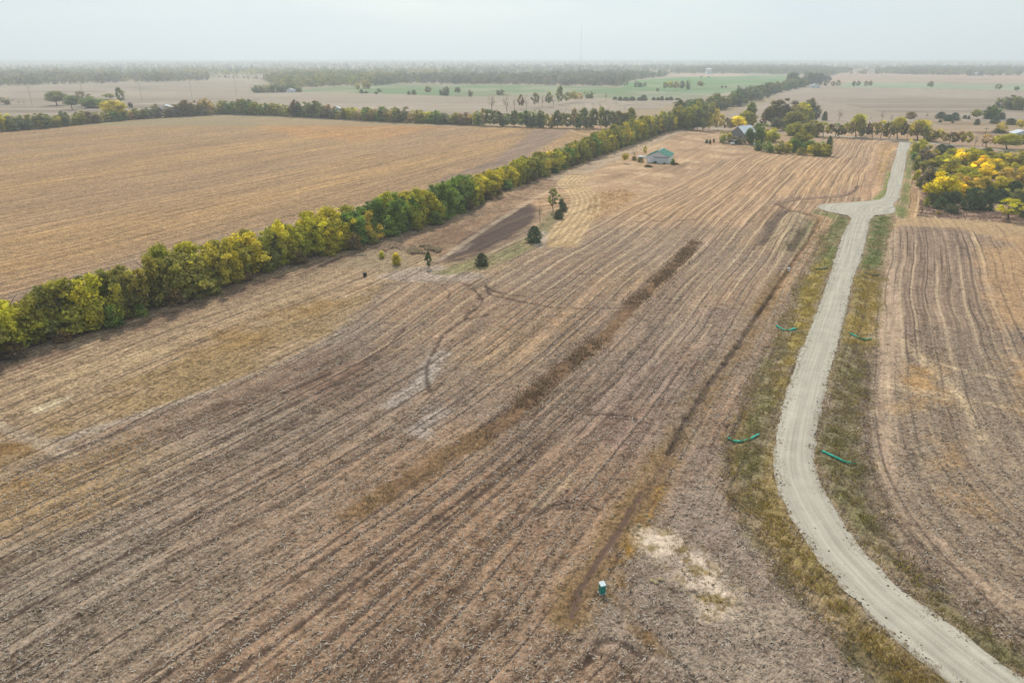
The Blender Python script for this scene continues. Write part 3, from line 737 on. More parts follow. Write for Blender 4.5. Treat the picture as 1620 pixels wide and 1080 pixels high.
lay(line_mask([(1290, 128.5), (1350, 129.5), (1620, 132), (1900, 135)], 8, 4, 2), (126, 106, 96), 0.7)
lay(line_mask([(1512, 125.5), (1530, 127), (1560, 126)], 18, 8, 6), (116, 92, 84), 0.8)
lay(line_mask([(1380, 139.5), (1300, 140), (1270, 140.5)], 8, 4, 3), (196, 178, 160), 0.6)

# relief: shallow drains on both sides of the road, rough stubble
rl_w, rr_w = smooth_line(PA(ROAD_L), 400, 2), smooth_line(PA(ROAD_R), 400, 2)
road_poly = np.vstack([rl_w, rr_w[::-1]])
ii = bbox_idx(road_poly, 12)
d, _, _ = seg_dist(np.vstack([rl_w[::3], rr_w[::-1][::3]]), ii, True)
ins = inside(road_poly, ii)
Z[ii] = np.where(ins, -0.30 * sm(0.0, 0.7, d) + 0.0, Z[ii] - 0.55 * np.exp(-((d - 4.2) / 1.8) ** 2) - 0.02)
clod = np.where(ins, 0, 1) * np.exp(-d / 0.5) * sm(0.0, 0.35, fbm(X[ii] / 0.35, Y[ii] / 0.35, 2))
Z[ii] += 0.10 * clod
rough_amp = 0.055 * np.clip(MK[:, 1], 0, 1) * sm(0, 40, Y) * (1 - sm(230, 420, Y))
rn = RNG.normal(size=NV)
Z += rough_amp * (0.7 * np.clip(rn, -1.5, 2.0) + 2.0 * fbm(X / 0.8, Y / 0.8, 2))
Z += 0.10 * NZ[15.0] * sm(20, 60, Y) * (Y < 900)
Z[ii[ins]] = -0.30 * sm(0.0, 0.7, d[ins]) - 0.02
# fine colour noise of clods and chaff held per vertex
COL *= np.clip(1 + 0.10 * RNG.normal(size=NV) * np.clip(MK[:, 1], 0, 1) * (Y < 500), 0.6, 1.5)[:, None]

idx = np.arange(NV).reshape(NR, NC)
Fq = np.stack([idx[:-1, :-1], idx[:-1, 1:], idx[1:, 1:], idx[1:, :-1]], -1).reshape(-1, 4)
ground = mesh_np("ground", np.c_[X, Y, Z], Fq, M_GROUND, cols=np.clip(COL, 0, 1), vecs={"uv3": UV, "mk": MK}, smooth=True)
tag(ground, kind="structure")

# ------------------------------------------------------------------ gravel road with its turning place, and the cross road
def strip(name, Lp, Rp, n, ncol, z, mat, label, jit=0.25):
    """sheet between two edges; both are cut into the same number of steps"""
    t = np.linspace(0, 1, ncol)
    pts = Lp[:, None, :] * (1 - t)[None, :, None] + Rp[:, None, :] * t[None, :, None]
    jn = RNG.normal(size=(n, 2, 2)) * jit * 1.6
    for _ in range(3): jn[1:-1] = (jn[:-2] + 2 * jn[1:-1] + jn[2:]) / 4
    pts[:, 0] += jn[:, 0]; pts[:, -1] += jn[:, 1]
    wdt = np.linalg.norm(Rp - Lp, axis=1)
    s = np.r_[0, np.cumsum(np.linalg.norm(np.diff((Lp + Rp) / 2, axis=0), axis=1))]
    u = (t[None, :] - 0.5) * wdt[:, None]
    e = np.maximum(0, 1 - (0.5 - np.abs(t[None, :] - 0.5)) * wdt[:, None] / 1.3)
    zz = z + 0.07 * (1 - (2 * t[None, :] - 1) ** 2) + 0 * wdt[:, None]
    V = np.c_[pts.reshape(-1, 2), zz.ravel()]
    ix = np.arange(n * ncol).reshape(n, ncol)
    fq = np.stack([ix[:-1, :-1], ix[:-1, 1:], ix[1:, 1:], ix[1:, :-1]], -1).reshape(-1, 4)[:, ::-1]
    o = mesh_np(name, V, fq, mat, vecs={"uv3": np.c_[u.ravel(), np.repeat(s, ncol), e.ravel()]}, smooth=True)
    return tag(o, label, None, None, "structure")

# pair the two edges: straight parts and the turning place separately so steps stay matched
def pair(Lpx, Rpx, n):
    return resample(PA(Lpx), n), resample(PA(Rpx), n)
segs = [(ROAD_L[:5], ROAD_R[:5], 60), ([ROAD_L[4], ROAD_L[5], ROAD_L[6], ROAD_L[7], ROAD_L[8], ROAD_L[9], ROAD_L[10], ROAD_L[11], ROAD_L[12], ROAD_L[13], ROAD_L[14], ROAD_L[15]],
        [ROAD_R[4], ROAD_R[5], ROAD_R[6], ROAD_R[7], ROAD_R[8], ROAD_R[9], ROAD_R[10]], 90)]
La, Ra = [], []
for a, b_, n in segs:
    l, r_ = pair(a, b_, n); La.append(l[:-1]); Ra.append(r_[:-1])
# long straight and bend: march by photo row
low_l = smooth_line(PA(ROAD_L[15:]), 460, 8); low_r = smooth_line(PA(ROAD_R[10:]), 460, 8)
La.append(low_l); Ra.append(low_r)
La, Ra = np.vstack(La), np.vstack(Ra)
strip("gravel_road", La, Ra, len(La), 26, 0.02, M_ROAD, "pale gravel road with a side turning place, curving past the fields", 0.16)
cl = smooth_line(PA([(1095, 202.5), (1200, 207), (1300, 213), (1375, 219), (1405, 221.5), (1450, 225), (1490, 228.5), (1550, 234), (1620, 240), (1800, 258), (2300, 310)]), 300, 4)
tt = np.gradient(cl, axis=0); tt /= np.linalg.norm(tt, axis=1)[:, None]; nn = np.c_[-tt[:, 1], tt[:, 0]]
strip("cross_road", cl + nn * 3.2, cl - nn * 3.2, 300, 10, 0.06, M_ROAD, "narrow pale gravel cross road behind the trees", 0.12)

# ------------------------------------------------------------------ tree kinds (each kind: a trunk mesh and a crown mesh, unit height and width)
def leaves(C, Nrm, size, rng, asp=0.7):
    n = len(C)
    N = Nrm + rng.normal(size=(n, 3)) * 0.55
    N /= np.linalg.norm(N, axis=1)[:, None]
    T = np.cross(N, rng.normal(size=(n, 3))); T /= np.linalg.norm(T, axis=1)[:, None] + 1e-9
    B = np.cross(N, T)
    a = (size * (0.6 + 0.8 * rng.random(n)))[:, None]; b = a * asp
    q = np.stack([C - a * T, C - b * B * 0.9 + N * a * 0.15, C + a * T, C + b * B * 0.9 - N * a * 0.1], 1)
    return q.reshape(-1, 3), np.arange(4 * n).reshape(n, 4)

def crown(kind, seed, n):
    rng = np.random.default_rng(seed)
    C, Nn, lob = [], [], []
    if kind == 'cedar':
        z = rng.random(n) ** 1.25 * 0.97 + 0.02; th = rng.random(n) * 2 * np.pi
        bump = 1 + 0.2 * np.sin(th * 3 + z * 9 + seed) + 0.17 * np.sin(th * 5 - z * 14 + 2 * seed)
        rr = 0.5 * np.clip(1 - z ** 2.5, 0, 1) ** 0.62 * (0.72 + 0.28 * sm(0, 0.15, z)) * bump * (0.6 + 0.42 * np.sqrt(rng.random(n)))
        C = np.c_[rr * np.cos(th), rr * np.sin(th), z]; Nn = np.c_[np.cos(th), np.sin(th), 0.5 + 0 * z]
        hue = np.clip(0.25 * rng.random(n), 0, 1); br = 0.75 + 0.5 * rng.random(n)
        return C, Nn, hue, br
    P_ = dict(dense=(34, 0.06, 0.95, 0.09, 0.20), tall=(24, 0.16, 0.97, 0.10, 0.17), sparse=(20, 0.30, 0.96, 0.07, 0.13), shrub=(14, 0.10, 0.86, 0.16, 0.26), round=(22, 0.34, 0.93, 0.12, 0.2))[kind]
    nl, z0, z1, r0, r1 = P_
    cs = []
    for i in range(nl):
        z = z0 + (z1 - z0) * (i + rng.random()) / nl
        f = (z - z0) / (z1 - z0)
        prof = {'dense': 0.44 * (1 - (max(0, f - 0.35) / 0.75) ** 2), 'tall': 0.42 * (1 - (max(0, f - 0.4) / 0.7) ** 2) * (0.55 + 0.45 * min(1, f * 3)), 'sparse': 0.46 * math.sin(math.pi * (0.18 + 0.75 * f)),
                'shrub': 0.42 * (1 - (max(0, f - 0.2) / 0.9) ** 2), 'round': 0.45 * math.sin(math.pi * (0.2 + 0.7 * f))}[kind]
        r = r0 + (r1 - r0) * rng.random(); th = i * 2.4 + rng.random() * 1.2
        rad = max(0, prof - r * 0.5) * (0.55 + 0.45 * rng.random())
        cs.append((rad * math.cos(th), rad * math.sin(th), min(z, 0.985 - r * 0.62), r, rng.random(), 0.65 + 0.7 * rng.random()))
    if kind == 'dense':                       # several leaders of unequal height, each a plume of clumps
        cs = []
        for p_ in range(7):
            a = p_ * 2.4 + rng.random() * 0.9
            off = 0.06 if p_ == 0 else 0.16 + 0.18 * rng.random()
            top = (0.98 if p_ == 0 else 0.55 + 0.42 * rng.random()); tone_ = 0.75 + 0.5 * rng.random(); hu = rng.random()
            m_ = int(4 + 4 * top)
            for q_ in range(m_):
                f = (q_ + 0.4 * rng.random()) / (m_ - 0.6)
                z = 0.07 + (top - 0.13) * f
                r = (0.085 + 0.085 * rng.random()) * (1.1 - 0.5 * abs(f - 0.45) - 0.25 * max(0, f - 0.7))
                o_ = off * (0.75 + 0.45 * f) + 0.05 * rng.normal()
                cs.append((o_ * math.cos(a) + 0.05 * rng.normal(), o_ * math.sin(a) + 0.05 * rng.normal(), z, r, np.clip(hu + 0.25 * rng.normal(), 0, 1), tone_ * (0.8 + 0.4 * rng.random())))
    w_ = np.array([c[3] ** 2 for c in cs]); w_ /= w_.sum()
    pick = rng.choice(len(cs), n, p=w_)
    cs = np.array(cs)
    d = rng.normal(size=(n, 3)); d /= np.linalg.norm(d, axis=1)[:, None]
    d[:, 2] = np.where(d[:, 2] < -0.3, d[:, 2] * 0.5, d[:, 2])
    rr = cs[pick, 3] * (0.32 + 0.98 * rng.random(n) ** 0.9) * (1 + 0.25 * np.sin(d[:, 0] * 7 + pick) * np.cos(d[:, 2] * 6))
    C = cs[pick, :3] + d * rr[:, None] * np.array([1, 1, 0.72])
    k = C[:, 2] > 0.015
    C, d, pick = C[k], d[k], pick[k]
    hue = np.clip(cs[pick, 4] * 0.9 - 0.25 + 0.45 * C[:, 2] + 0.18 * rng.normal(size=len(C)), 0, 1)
    br = cs[pick, 5] * (0.7 + 0.6 * rng.random(len(C)))
    return C, d + np.array([0, 0, 0.35]), hue, br

def limb_tree(seed, kind):
    """trunk with limbs, unit size"""
    rng = random.Random(seed)
    mb = MB()
    def branch(p, d, L, r, lev):
        pts = [p]; rads = [r]; q = p.copy(); dd = d.copy()
        n = 4 if lev == 0 else 3
        for i in range(n):
            dd = (dd + Vector((rng.uniform(-1, 1), rng.uniform(-1, 1), rng.uniform(-0.3, 0.6))) * 0.22).normalized()
            q = q + dd * (L / n); pts.append(q.copy()); rads.append(r * (1 - 0.75 * (i + 1) / n))
        mb.tube(pts, rads, 6 if lev == 0 else (4 if lev == 1 else 3), cap=False)
        if lev < maxlev:
            for _ in range(nb[lev]):
                t = rng.uniform(0.35, 1.0) if lev == 0 else rng.uniform(0.3, 1.0)
                i = min(int(t * n), n - 1); pp = pts[i].lerp(pts[i + 1], t * n - i)
                a = rng.uniform(0, 2 * math.pi); out = rng.uniform(0.5, 1.0)
                nd_ = (dd * 0.5 + Vector((math.cos(a) * out, math.sin(a) * out, rng.uniform(0.1, 0.9)))).normalized()
                branch(pp, nd_, L * rng.uniform(0.42, 0.62), rads[i] * 0.6, lev + 1)
    maxlev, nb, L0, r0 = {'dense': (1, (7,), 0.75, 0.03), 'tall': (1, (7,), 0.8, 0.022), 'sparse': (2, (8, 4), 0.62, 0.03), 'round': (1, (8,), 0.62, 0.03),
                          'shrub': (1, (6,), 0.5, 0.025), 'cedar': (0, (), 0.7, 0.03), 'bare': (3, (8, 5, 4), 0.56, 0.026)}[kind]
    if kind in ('shrub',):
        for _ in range(4): branch(Vector((rng.uniform(-.1, .1), rng.uniform(-.1, .1), -0.02)), Vector((rng.uniform(-.5, .5), rng.uniform(-.5, .5), 1)).normalized(), L0, r0 * 0.6, 0)
    else:
        branch(Vector((0, 0, -0.02)), Vector((rng.uniform(-.06, .06), rng.uniform(-.06, .06), 1)).normalized(), L0, r0, 0)
    return mb

PROTO = {}
def proto(kind, i):
    key = (kind, i)
    if key in PROTO: return PROTO[key]
    n, size = {'dense': (8000, 0.029), 'tall': (5000, 0.028), 'sparse': (2600, 0.022), 'round': (4500, 0.028), 'shrub': (1700, 0.045), 'cedar': (4200, 0.034), 'bare': (420, 0.014)}[kind]
    mb = limb_tree(31 * i + len(kind), kind)
    tm = bpy.data.meshes.new(kind + "_trunk"); tm.from_pydata(mb.v, [], mb.f); tm.materials.append(M_BARK)
    C, Nn, hue, br = crown('sparse' if kind == 'bare' else kind, 100 + 13 * i + len(kind), n)
    rng = np.random.default_rng(i + 5)
    V, Fq_ = leaves(C, Nn, size, rng, 0.55 if kind == 'cedar' else 0.75)
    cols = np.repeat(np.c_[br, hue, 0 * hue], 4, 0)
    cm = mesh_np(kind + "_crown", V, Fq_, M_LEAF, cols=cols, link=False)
    PROTO[key] = (tm, cm)
    return PROTO[key]

NVAR = {'dense': 9, 'tall': 4, 'sparse': 3, 'round': 4, 'shrub': 3, 'cedar': 3, 'bare': 4}
NAME = {'dense': 'broadleaf_tree', 'tall': 'broadleaf_tree', 'sparse': 'broadleaf_tree', 'round': 'broadleaf_tree', 'shrub': 'shrub', 'cedar': 'cedar_tree', 'bare': 'bare_tree'}
CAT = {'broadleaf_tree': 'tree', 'shrub': 'bush', 'cedar_tree': 'cedar tree', 'bare_tree': 'tree'}
# leaf colours (albedo)
LC = dict(olive=(0.30, 0.29, 0.090), green=(0.175, 0.255, 0.080), yellowgreen=(0.44, 0.42, 0.070), yellow=(0.70, 0.60, 0.045), golden=(0.50, 0.44, 0.10), orange=(0.56, 0.45, 0.19),
          greygreen=(0.220, 0.240, 0.140), grey=(0.25, 0.23, 0.20), brown=(0.22, 0.17, 0.115), dark=(0.115, 0.150, 0.080), darkgrey=(0.19, 0.185, 0.14), pale=(0.38, 0.37, 0.19), tan=(0.38, 0.31, 0.19))
WORD = dict(olive='olive green', green='deep green', yellowgreen='yellow-green', yellow='bright yellow', golden='golden', orange='pale orange', greygreen='grey-green', grey='leafless grey', brown='brown',
            dark='dark green', darkgrey='dark grey', pale='pale green', tan='dry tan')
SEEN = {}
NTREE = [0]
PENDING = []
def tree_at(X_, Y_, h, wdt, kind, col, label, group=None):
    # broadleaf trees wait until all are known: only the largest stand as things of their own
    c = np.array(LC[col]) * random.uniform(0.85, 1.15) * np.array([random.uniform(0.92, 1.1), 1, random.uniform(0.9, 1.1)])
    spec = (X_, Y_, h, wdt, kind, c, label, group, random.uniform(0, 6.28))
    if NAME[kind] == 'broadleaf_tree':
        PENDING.append(spec)
        return None
    return place_tree(*spec)
def place_tree(X_, Y_, h, wdt, kind, c, label, group, rz):
    NTREE[0] += 1
    i = NTREE[0] % NVAR[kind]
    tm, cm = proto(kind, i)
    nm = NAME[kind]
    root = empty(nm, (X_, Y_, -0.05), rz)
    root.scale = (wdt, wdt, h)
    tag(root, label, CAT[nm], group)
    a = bpy.data.objects.new("trunk", tm); COLL.objects.link(a); a.parent = root
    b = bpy.data.objects.new("crown", cm); COLL.objects.link(b); b.parent = root
    b.color = (*c, 1)
    return root
def tree_px(x, base, top, wpx, kind, col, label, group=None, back=0.35, fat=1.0):
    X_, Y_ = P(x, base)
    s = F / depth(X_, Y_)
    wd = wpx / s * (1.2 if kind in ('dense', 'round', 'sparse', 'tall') else 1.05) * fat
    Y2 = Y_ + back * wd * (0 if kind in ('sparse', 'bare') else 1)
    X2 = X_ * Y2 / Y_
    h = max(height_for(Y2, top), 0.6)
    return tree_at(X2, Y2, h, wd, kind, col, label, group)

ONES = "first second third fourth fifth sixth seventh eighth ninth tenth eleventh twelfth thirteenth fourteenth fifteenth sixteenth seventeenth eighteenth nineteenth".split()
TENS = {2: 'twent', 3: 'thirt', 4: 'fort', 5: 'fift', 6: 'sixt', 7: 'sevent', 8: 'eight', 9: 'ninet'}
def ordinal(n):
    if n < 20: return ONES[n - 1]
    if n < 100:
        return TENS[n // 10] + ('ieth' if n % 10 == 0 else 'y-' + ONES[n % 10 - 1])
    return 'one hundred and ' + ordinal(n - 100) if n > 100 else 'hundredth'

# --- the long hedgerow that crosses the picture: front row and a sparser row behind it
hw = resample(PA(HEDGE), 2000)
hl = np.r_[0, np.cumsum(np.linalg.norm(np.diff(hw, axis=0), axis=1))]
HTOP = [(-160, 500), (0, 470), (60, 458), (130, 440), (200, 420), (245, 393), (290, 375), (340, 385), (400, 360), (480, 335), (560, 325), (620, 305), (650, 298), (690, 288), (740, 276), (790, 265), (830, 247), (880, 232), (930, 215), (980, 195), (1030, 180), (1086, 172)]
htx, hty = np.array(HTOP).T
def photo_x(X_, Y_): return 810 + F * X_ / depth(X_, Y_)
def hedge_colour(x):
    r = random.random()
    if x < 170: return 'yellowgreen' if r < 0.6 else 'olive'
    if x < 430: return 'olive' if r < 0.68 else ('green' if r < 0.74 else 'yellowgreen')
    if x < 570: return 'yellowgreen' if r < 0.5 else ('olive' if r < 0.85 else 'green')
    if x < 650: return 'golden' if r < 0.18 else ('yellowgreen' if r < 0.7 else 'green')
    if x < 690: return 'yellowgreen'
    if x < 740: return 'green'
    if x < 850: return 'yellowgreen' if r < 0.55 else ('golden' if r < 0.65 else 'olive')
    if x < 1000: return 'olive' if r < 0.65 else ('green' if r < 0.8 else 'yellowgreen')
    return 'olive' if r < 0.6 else ('greygreen' if r < 0.8 else 'yellowgreen')
s = 2.0; n = 0
while s < hl[-1]:
    p = np.array([np.interp(s, hl, hw[:, 0]), np.interp(s, hl, hw[:, 1])])
    q = np.array([np.interp(s + 3, hl, hw[:, 0]), np.interp(s + 3, hl, hw[:, 1])])
    t = (q - p) / (np.linalg.norm(q - p) + 1e-9); nrm = np.array([-t[1], t[0]])
    wd = random.choice([random.uniform(6.5, 8), random.uniform(8, 12)])
    c = p + nrm * (wd * 0.42 + random.uniform(-0.4, 0.6))
    x = photo_x(*c)
    far_back = p + nrm * 7
    h = height_for(far_back[1], np.interp(x, htx, hty)) * (random.uniform(0.9, 1.14) if x < 260 else random.uniform(0.78, 1.08))
    if x > -120:
        n += 1
        col = hedge_colour(x)
        tree_at(c[0], c[1], h, wd, 'dense', col, f"{WORD[col]} tree, {ordinal(n)} from the left in the long hedgerow's front row", "trees of the long hedgerow beside the golden field")
        if n % 2 == 0:                      # low growth at the foot of the row
            b = p + nrm * 0.8 + t * 2.5
            c2 = random.choice(['olive', 'brown', 'green'])
            tree_at(b[0], b[1], random.uniform(1.8, 4.6), random.uniform(3, 5.5), 'shrub', c2, f"{WORD[c2]} bush under the {ordinal(n)} front tree of the long hedgerow", "bushes at the foot of the long hedgerow")
    s += wd * (random.uniform(0.34, 0.46) if x < 200 else random.uniform(0.44, 0.58))
s = 4.0; n = 0
while s < hl[-1] - 10:
    p = np.array([np.interp(s, hl, hw[:, 0]), np.interp(s, hl, hw[:, 1])])
    q = np.array([np.interp(s + 3, hl, hw[:, 0]), np.interp(s + 3, hl, hw[:, 1])])
    t = (q - p) / (np.linalg.norm(q - p) + 1e-9); nrm = np.array([-t[1], t[0]])
    c = p + nrm * random.uniform(7.5, 9.5)
    x = photo_x(*c)
    h = height_for(c[1], np.interp(x, htx, hty)) * random.uniform(0.86, 1.06)
    if x > -120:
        n += 1
        kd = random.choice(['dense', 'tall', 'tall', 'bare'])
        col = hedge_colour(x) if kd != 'bare' else random.choice(['greygreen', 'olive'])
        tree_at(c[0], c[1], h, random.uniform(7.5, 10), kd, col, f"{WORD[col]} tree, {ordinal(n)} from the left along the back of the long hedgerow", "trees of the long hedgerow beside the golden field")
    s += random.uniform(6.5, 9)

# --- second hedgerow across the far end of the golden field
H2 = [(-60, 214), (0, 209), (60, 204), (120, 198), (170, 193), (230, 188), (290, 185), (350, 181), (440, 184), (500, 187), (600, 193), (700, 197), (800, 201), (900, 204), (1000, 205)]
H2T = [(-60, 178), (0, 176), (60, 176), (120, 174), (180, 172), (230, 166), (290, 158), (330, 155), (370, 152), (410, 158), (440, 163), (480, 154), (520, 164), (560, 166), (620, 168), (700, 172), (800, 173), (900, 173), (940, 168), (1000, 170), (1040, 172)]
h2 = resample(PA(H2), 1500); l2 = np.r_[0, np.cumsum(np.linalg.norm(np.diff(h2, axis=0), axis=1))]
ax, ay = np.array(H2T).T
s = 3.0; n = 0
while s < l2[-1]:
    p = np.array([np.interp(s, l2, h2[:, 0]), np.interp(s, l2, h2[:, 1])])
    x = photo_x(*p)
    wd = random.uniform(11, 16) if x < 740 else random.uniform(6.5, 10)
    c = p + np.array([0, wd * 0.3 + random.uniform(0, 3)])
    h = max(5, height_for(c[1], np.interp(x, ax, ay)) * random.uniform(0.72, 1.05))
    if x < 230: kd, col = 'dense', random.choice(['olive', 'green', 'olive', 'brown', 'greygreen'])
    elif x < 360: kd, col = 'dense', random.choice(['grey', 'greygreen', 'olive', 'brown', 'tan'])
    elif x < 440: kd, col = 'dense', random.choice(['olive', 'green', 'yellowgreen'])
    elif x < 530: kd, col = 'dense', random.choice(['olive', 'greygreen', 'dark', 'brown'])
    elif x < 760: kd, col = 'dense', random.choice(['olive', 'green', 'olive', 'yellowgreen', 'tan', 'greygreen'])
    else: kd, col = random.choice(['tall', 'tall', 'dense']), random.choice(['olive', 'greygreen', 'greygreen', 'green', 'tan'])
    n += 1
    if n == 3: col = 'yellowgreen'
    tree_at(c[0], c[1], h, wd, kd, col, f"{WORD[col]} tree, {ordinal(n)} from the left in the second hedgerow beyond the golden field", "trees of the second hedgerow behind the golden field")
    s += wd * (random.uniform(0.5, 0.64) if x < 740 else random.uniform(0.40, 0.52))

# --- single trees, bushes and cedars, each where it stands: x, base, top, width in the photo
BANK = [
    (875, 335, 297, 22, 'sparse', 'greygreen', "tall open grey-green tree at the top of the grass bank by the dark tilled strip"),
    (854.6, 351, 317, 17, 'bare', 'brown', "half-bare brown tree beside the curved end of the dark tilled strip"),
    (891, 335, 320, 12, 'cedar', 'dark', "small dark cedar right of the tall grey-green tree on the grass bank"),
    (884, 347, 331, 14, 'cedar', 'dark', "round dark cedar in front of the tall grey-green tree on the bank"),
    (845, 385, 357, 22, 'cedar', 'dark', "largest dark cedar, standing alone midway down the grass bank"),
    (762, 422, 400, 19, 'cedar', 'dark', "round dark cedar at the lower green end of the grass bank"),
    (678, 425, 398, 11, 'tall', 'dark', "narrow dark upright tree left of the green grass bank"),
    (627, 420, 399, 17, 'shrub', 'yellowgreen', "yellow-green bush casting a shadow left of the narrow dark tree"),
    (604, 409, 396, 11, 'shrub', 'yellowgreen', "low yellow-green bush behind the bare sapling near the hedgerow"),
    (600, 428, 413, 6, 'bare', 'grey', "thin bare sapling by the black tub near the hedgerow"),
    (888, 327, 312, 10, 'shrub', 'greygreen', "pale grey-green shrub between the tall open tree and the small cedar"),
    (989, 259, 242, 13, 'round', 'yellowgreen', "small rounded yellow-green tree standing alone left of the green-roofed barn"),
    (1005, 250, 233, 13, 'bare', 'grey', "bare grey brush just left of the white boat hull by the barn"),
    (1020, 247, 231, 7, 'sparse', 'golden', "slim golden sapling behind the white boat hull at the barn"),
    (1013, 257, 248, 12, 'shrub', 'olive', "low olive bush below the white boat hull by the barn"),
    (1003, 254, 246, 10, 'shrub', 'tan', "dry tan brush between the small round tree and the barn"),
    (1064, 261, 250, 8, 'shrub', 'green', "deep green bush against the right wall of the green-roofed barn"),
    (1036, 259, 255, 8, 'shrub', 'dark', "dark weeds at the foot of the barn's front wall"),
    (1051, 260, 257, 5, 'shrub', 'dark', "small dark weed clump at the right corner of the barn front"),
    (1025, 265, 260, 14, 'shrub', 'brown', "flat brown brush pile in front of the barn's left corner"),
    (1068, 261, 257, 14, 'shrub', 'brown', "brown brush heap right of the barn"),
    (1118, 227, 220, 6, 'shrub', 'dark', "left dark weed clump in the pasture left of the white-roofed house"),
    (1123, 228, 220, 5, 'shrub', 'dark', "middle dark weed clump in the pasture left of the white-roofed house"),
    (1129, 226, 219, 5, 'shrub', 'brown', "right brown weed clump in the pasture left of the white-roofed house"),
]
for b in BANK: tree_px(*b)
YARD = [
    (1143, 227, 207, 13, 'dense', 'olive'), (1153, 226, 210, 11, 'shrub', 'yellowgreen'), (1161, 229, 213, 18, 'dense', 'grey'), (1172, 229, 214, 15, 'dense', 'grey'), (1186, 227, 213, 10, 'shrub', 'olive'), (1196, 230, 193, 23, 'dense', 'green'), (1219, 225, 201, 24, 'dense', 'yellowgreen'),
    (1200, 239, 221, 15, 'dense', 'green'), (1216, 242, 221, 17, 'dense', 'green'), (1233, 244, 222, 17, 'dense', 'olive'), (1246, 243, 220, 16, 'dense', 'yellowgreen'), (1256, 242, 216, 15, 'dense', 'green'),
    (1263, 236, 204, 26, 'dense', 'olive'), (1267, 246, 233, 16, 'shrub', 'olive'), (1281, 242, 221, 24, 'dense', 'green'), (1296, 248, 226, 25, 'dense', 'yellowgreen'), (1309, 247, 215, 9, 'cedar', 'dark'), (1290, 243, 224, 16, 'dense', 'olive'),
    (1166, 208, 184, 21, 'round', 'yellow'), (1186, 204, 162, 18, 'tall', 'greygreen'), (1180, 205, 175, 24, 'round', 'olive'), (1156, 207, 188, 14, 'sparse', 'tan'),
    (1235, 200, 154, 33, 'dense', 'darkgrey'), (1213, 200, 169, 16, 'round', 'darkgrey'), (1265, 196, 160, 28, 'dense', 'yellowgreen'), (1281, 194, 155, 21, 'dense', 'darkgrey'), (1291, 193, 166, 12, 'tall', 'grey'),
    (1254, 206, 177, 31, 'round', 'olive'), (1258, 216, 192, 26, 'dense', 'yellowgreen'), (1228, 208, 186, 20, 'tall', 'darkgrey'), (1243, 207, 190, 16, 'dense', 'dark'), (1206, 204, 186, 10, 'sparse', 'brown'),
]
for k, b in enumerate(YARD): tree_px(*b, f"{WORD[b[5]]} {CAT[NAME[b[4]]].replace('cedar tree', 'cedar')} round the pale-roofed house, {ordinal(k + 1)} of the farmyard clump", "trees of the farmyard clump", fat=1.2)
LANE = [(1286, 217, 189, 22, 'dense', 'olive'), (1302, 217, 192, 20, 'sparse', 'yellowgreen'), (1275, 216, 196, 16, 'dense', 'greygreen'), (1312, 217, 196, 15, 'sparse', 'brown'), (1321, 217, 194, 20, 'sparse', 'greygreen'), (1337, 218, 195, 18, 'sparse', 'olive'),
        (1354, 218, 180, 26, 'round', 'yellowgreen'), (1367, 219, 198, 16, 'bare', 'grey'), (1380, 219, 193, 18, 'sparse', 'olive'), (1393, 219, 190, 18, 'sparse', 'golden'), (1406, 220, 191, 18, 'sparse', 'olive'), (1419, 221, 185, 24, 'round', 'yellowgreen'),
        (1435, 221, 195, 12, 'bare', 'grey'), (1452, 222, 189, 34, 'round', 'yellowgreen'), (1441, 222, 198, 14, 'sparse', 'golden'), (1470, 224, 202, 20, 'dense', 'olive'), (1484, 226, 205, 20, 'sparse', 'golden'), (1495, 229, 210, 14, 'sparse', 'tan'), (1506, 230, 209, 18, 'sparse', 'brown'),
        (1518, 230, 208, 16, 'sparse', 'tan'), (1528, 231, 208, 18, 'sparse', 'golden'), (1542, 232, 212, 16, 'bare', 'grey'), (1560, 233, 212, 22, 'sparse', 'tan'), (1575, 234, 214, 16, 'sparse', 'golden'), (1593, 238, 212, 36, 'round', 'yellowgreen'), (1612, 236, 213, 18, 'sparse', 'olive'), (1635, 238, 214, 30, 'dense', 'olive'),
        (1294, 217, 194, 14, 'sparse', 'brown'), (1329, 218, 198, 15, 'tall', 'brown'), (1345, 218, 192, 14, 'sparse', 'tan'), (1361, 219, 190, 14, 'tall', 'olive'), (1373, 219, 195, 13, 'sparse', 'brown'), (1387, 219, 194, 13, 'sparse', 'tan'), (1400, 220, 194, 13, 'tall', 'brown'), (1413, 221, 192, 13, 'sparse', 'olive'), (1428, 221, 194, 14, 'sparse', 'brown'), (1446, 222, 194, 13, 'sparse', 'tan'), (1461, 223, 198, 16, 'sparse', 'olive'), (1478, 226, 208, 14, 'sparse', 'brown')]
LANE.sort()
for k, b in enumerate(LANE): tree_px(*b, f"{WORD[b[5]]} tree, {ordinal(k + 1)} from the left in the row along the cross road", "trees along the cross road", back=0.3)
END = [(1090, 206, 168, 22, 'dense', 'olive'), (1103, 207, 172, 18, 'tall', 'greygreen'), (1112, 208, 166, 14, 'tall', 'greygreen'), (1121, 207, 178, 14, 'tall', 'olive'), (1131, 206, 172, 13, 'tall', 'orange'), (1140, 208, 180, 11, 'sparse', 'orange'), (1149, 208, 186, 12, 'sparse', 'tan'),
       (1073, 205, 166, 22, 'dense', 'olive'), (1098, 199, 158, 22, 'dense', 'olive'), (1126, 198, 160, 20, 'dense', 'greygreen')]
for k, b in enumerate(END): tree_px(*b, f"{WORD[b[5]]} tree, {ordinal(k + 1)} at the long hedgerow's far end by the cross road", "trees at the far end of the pasture")
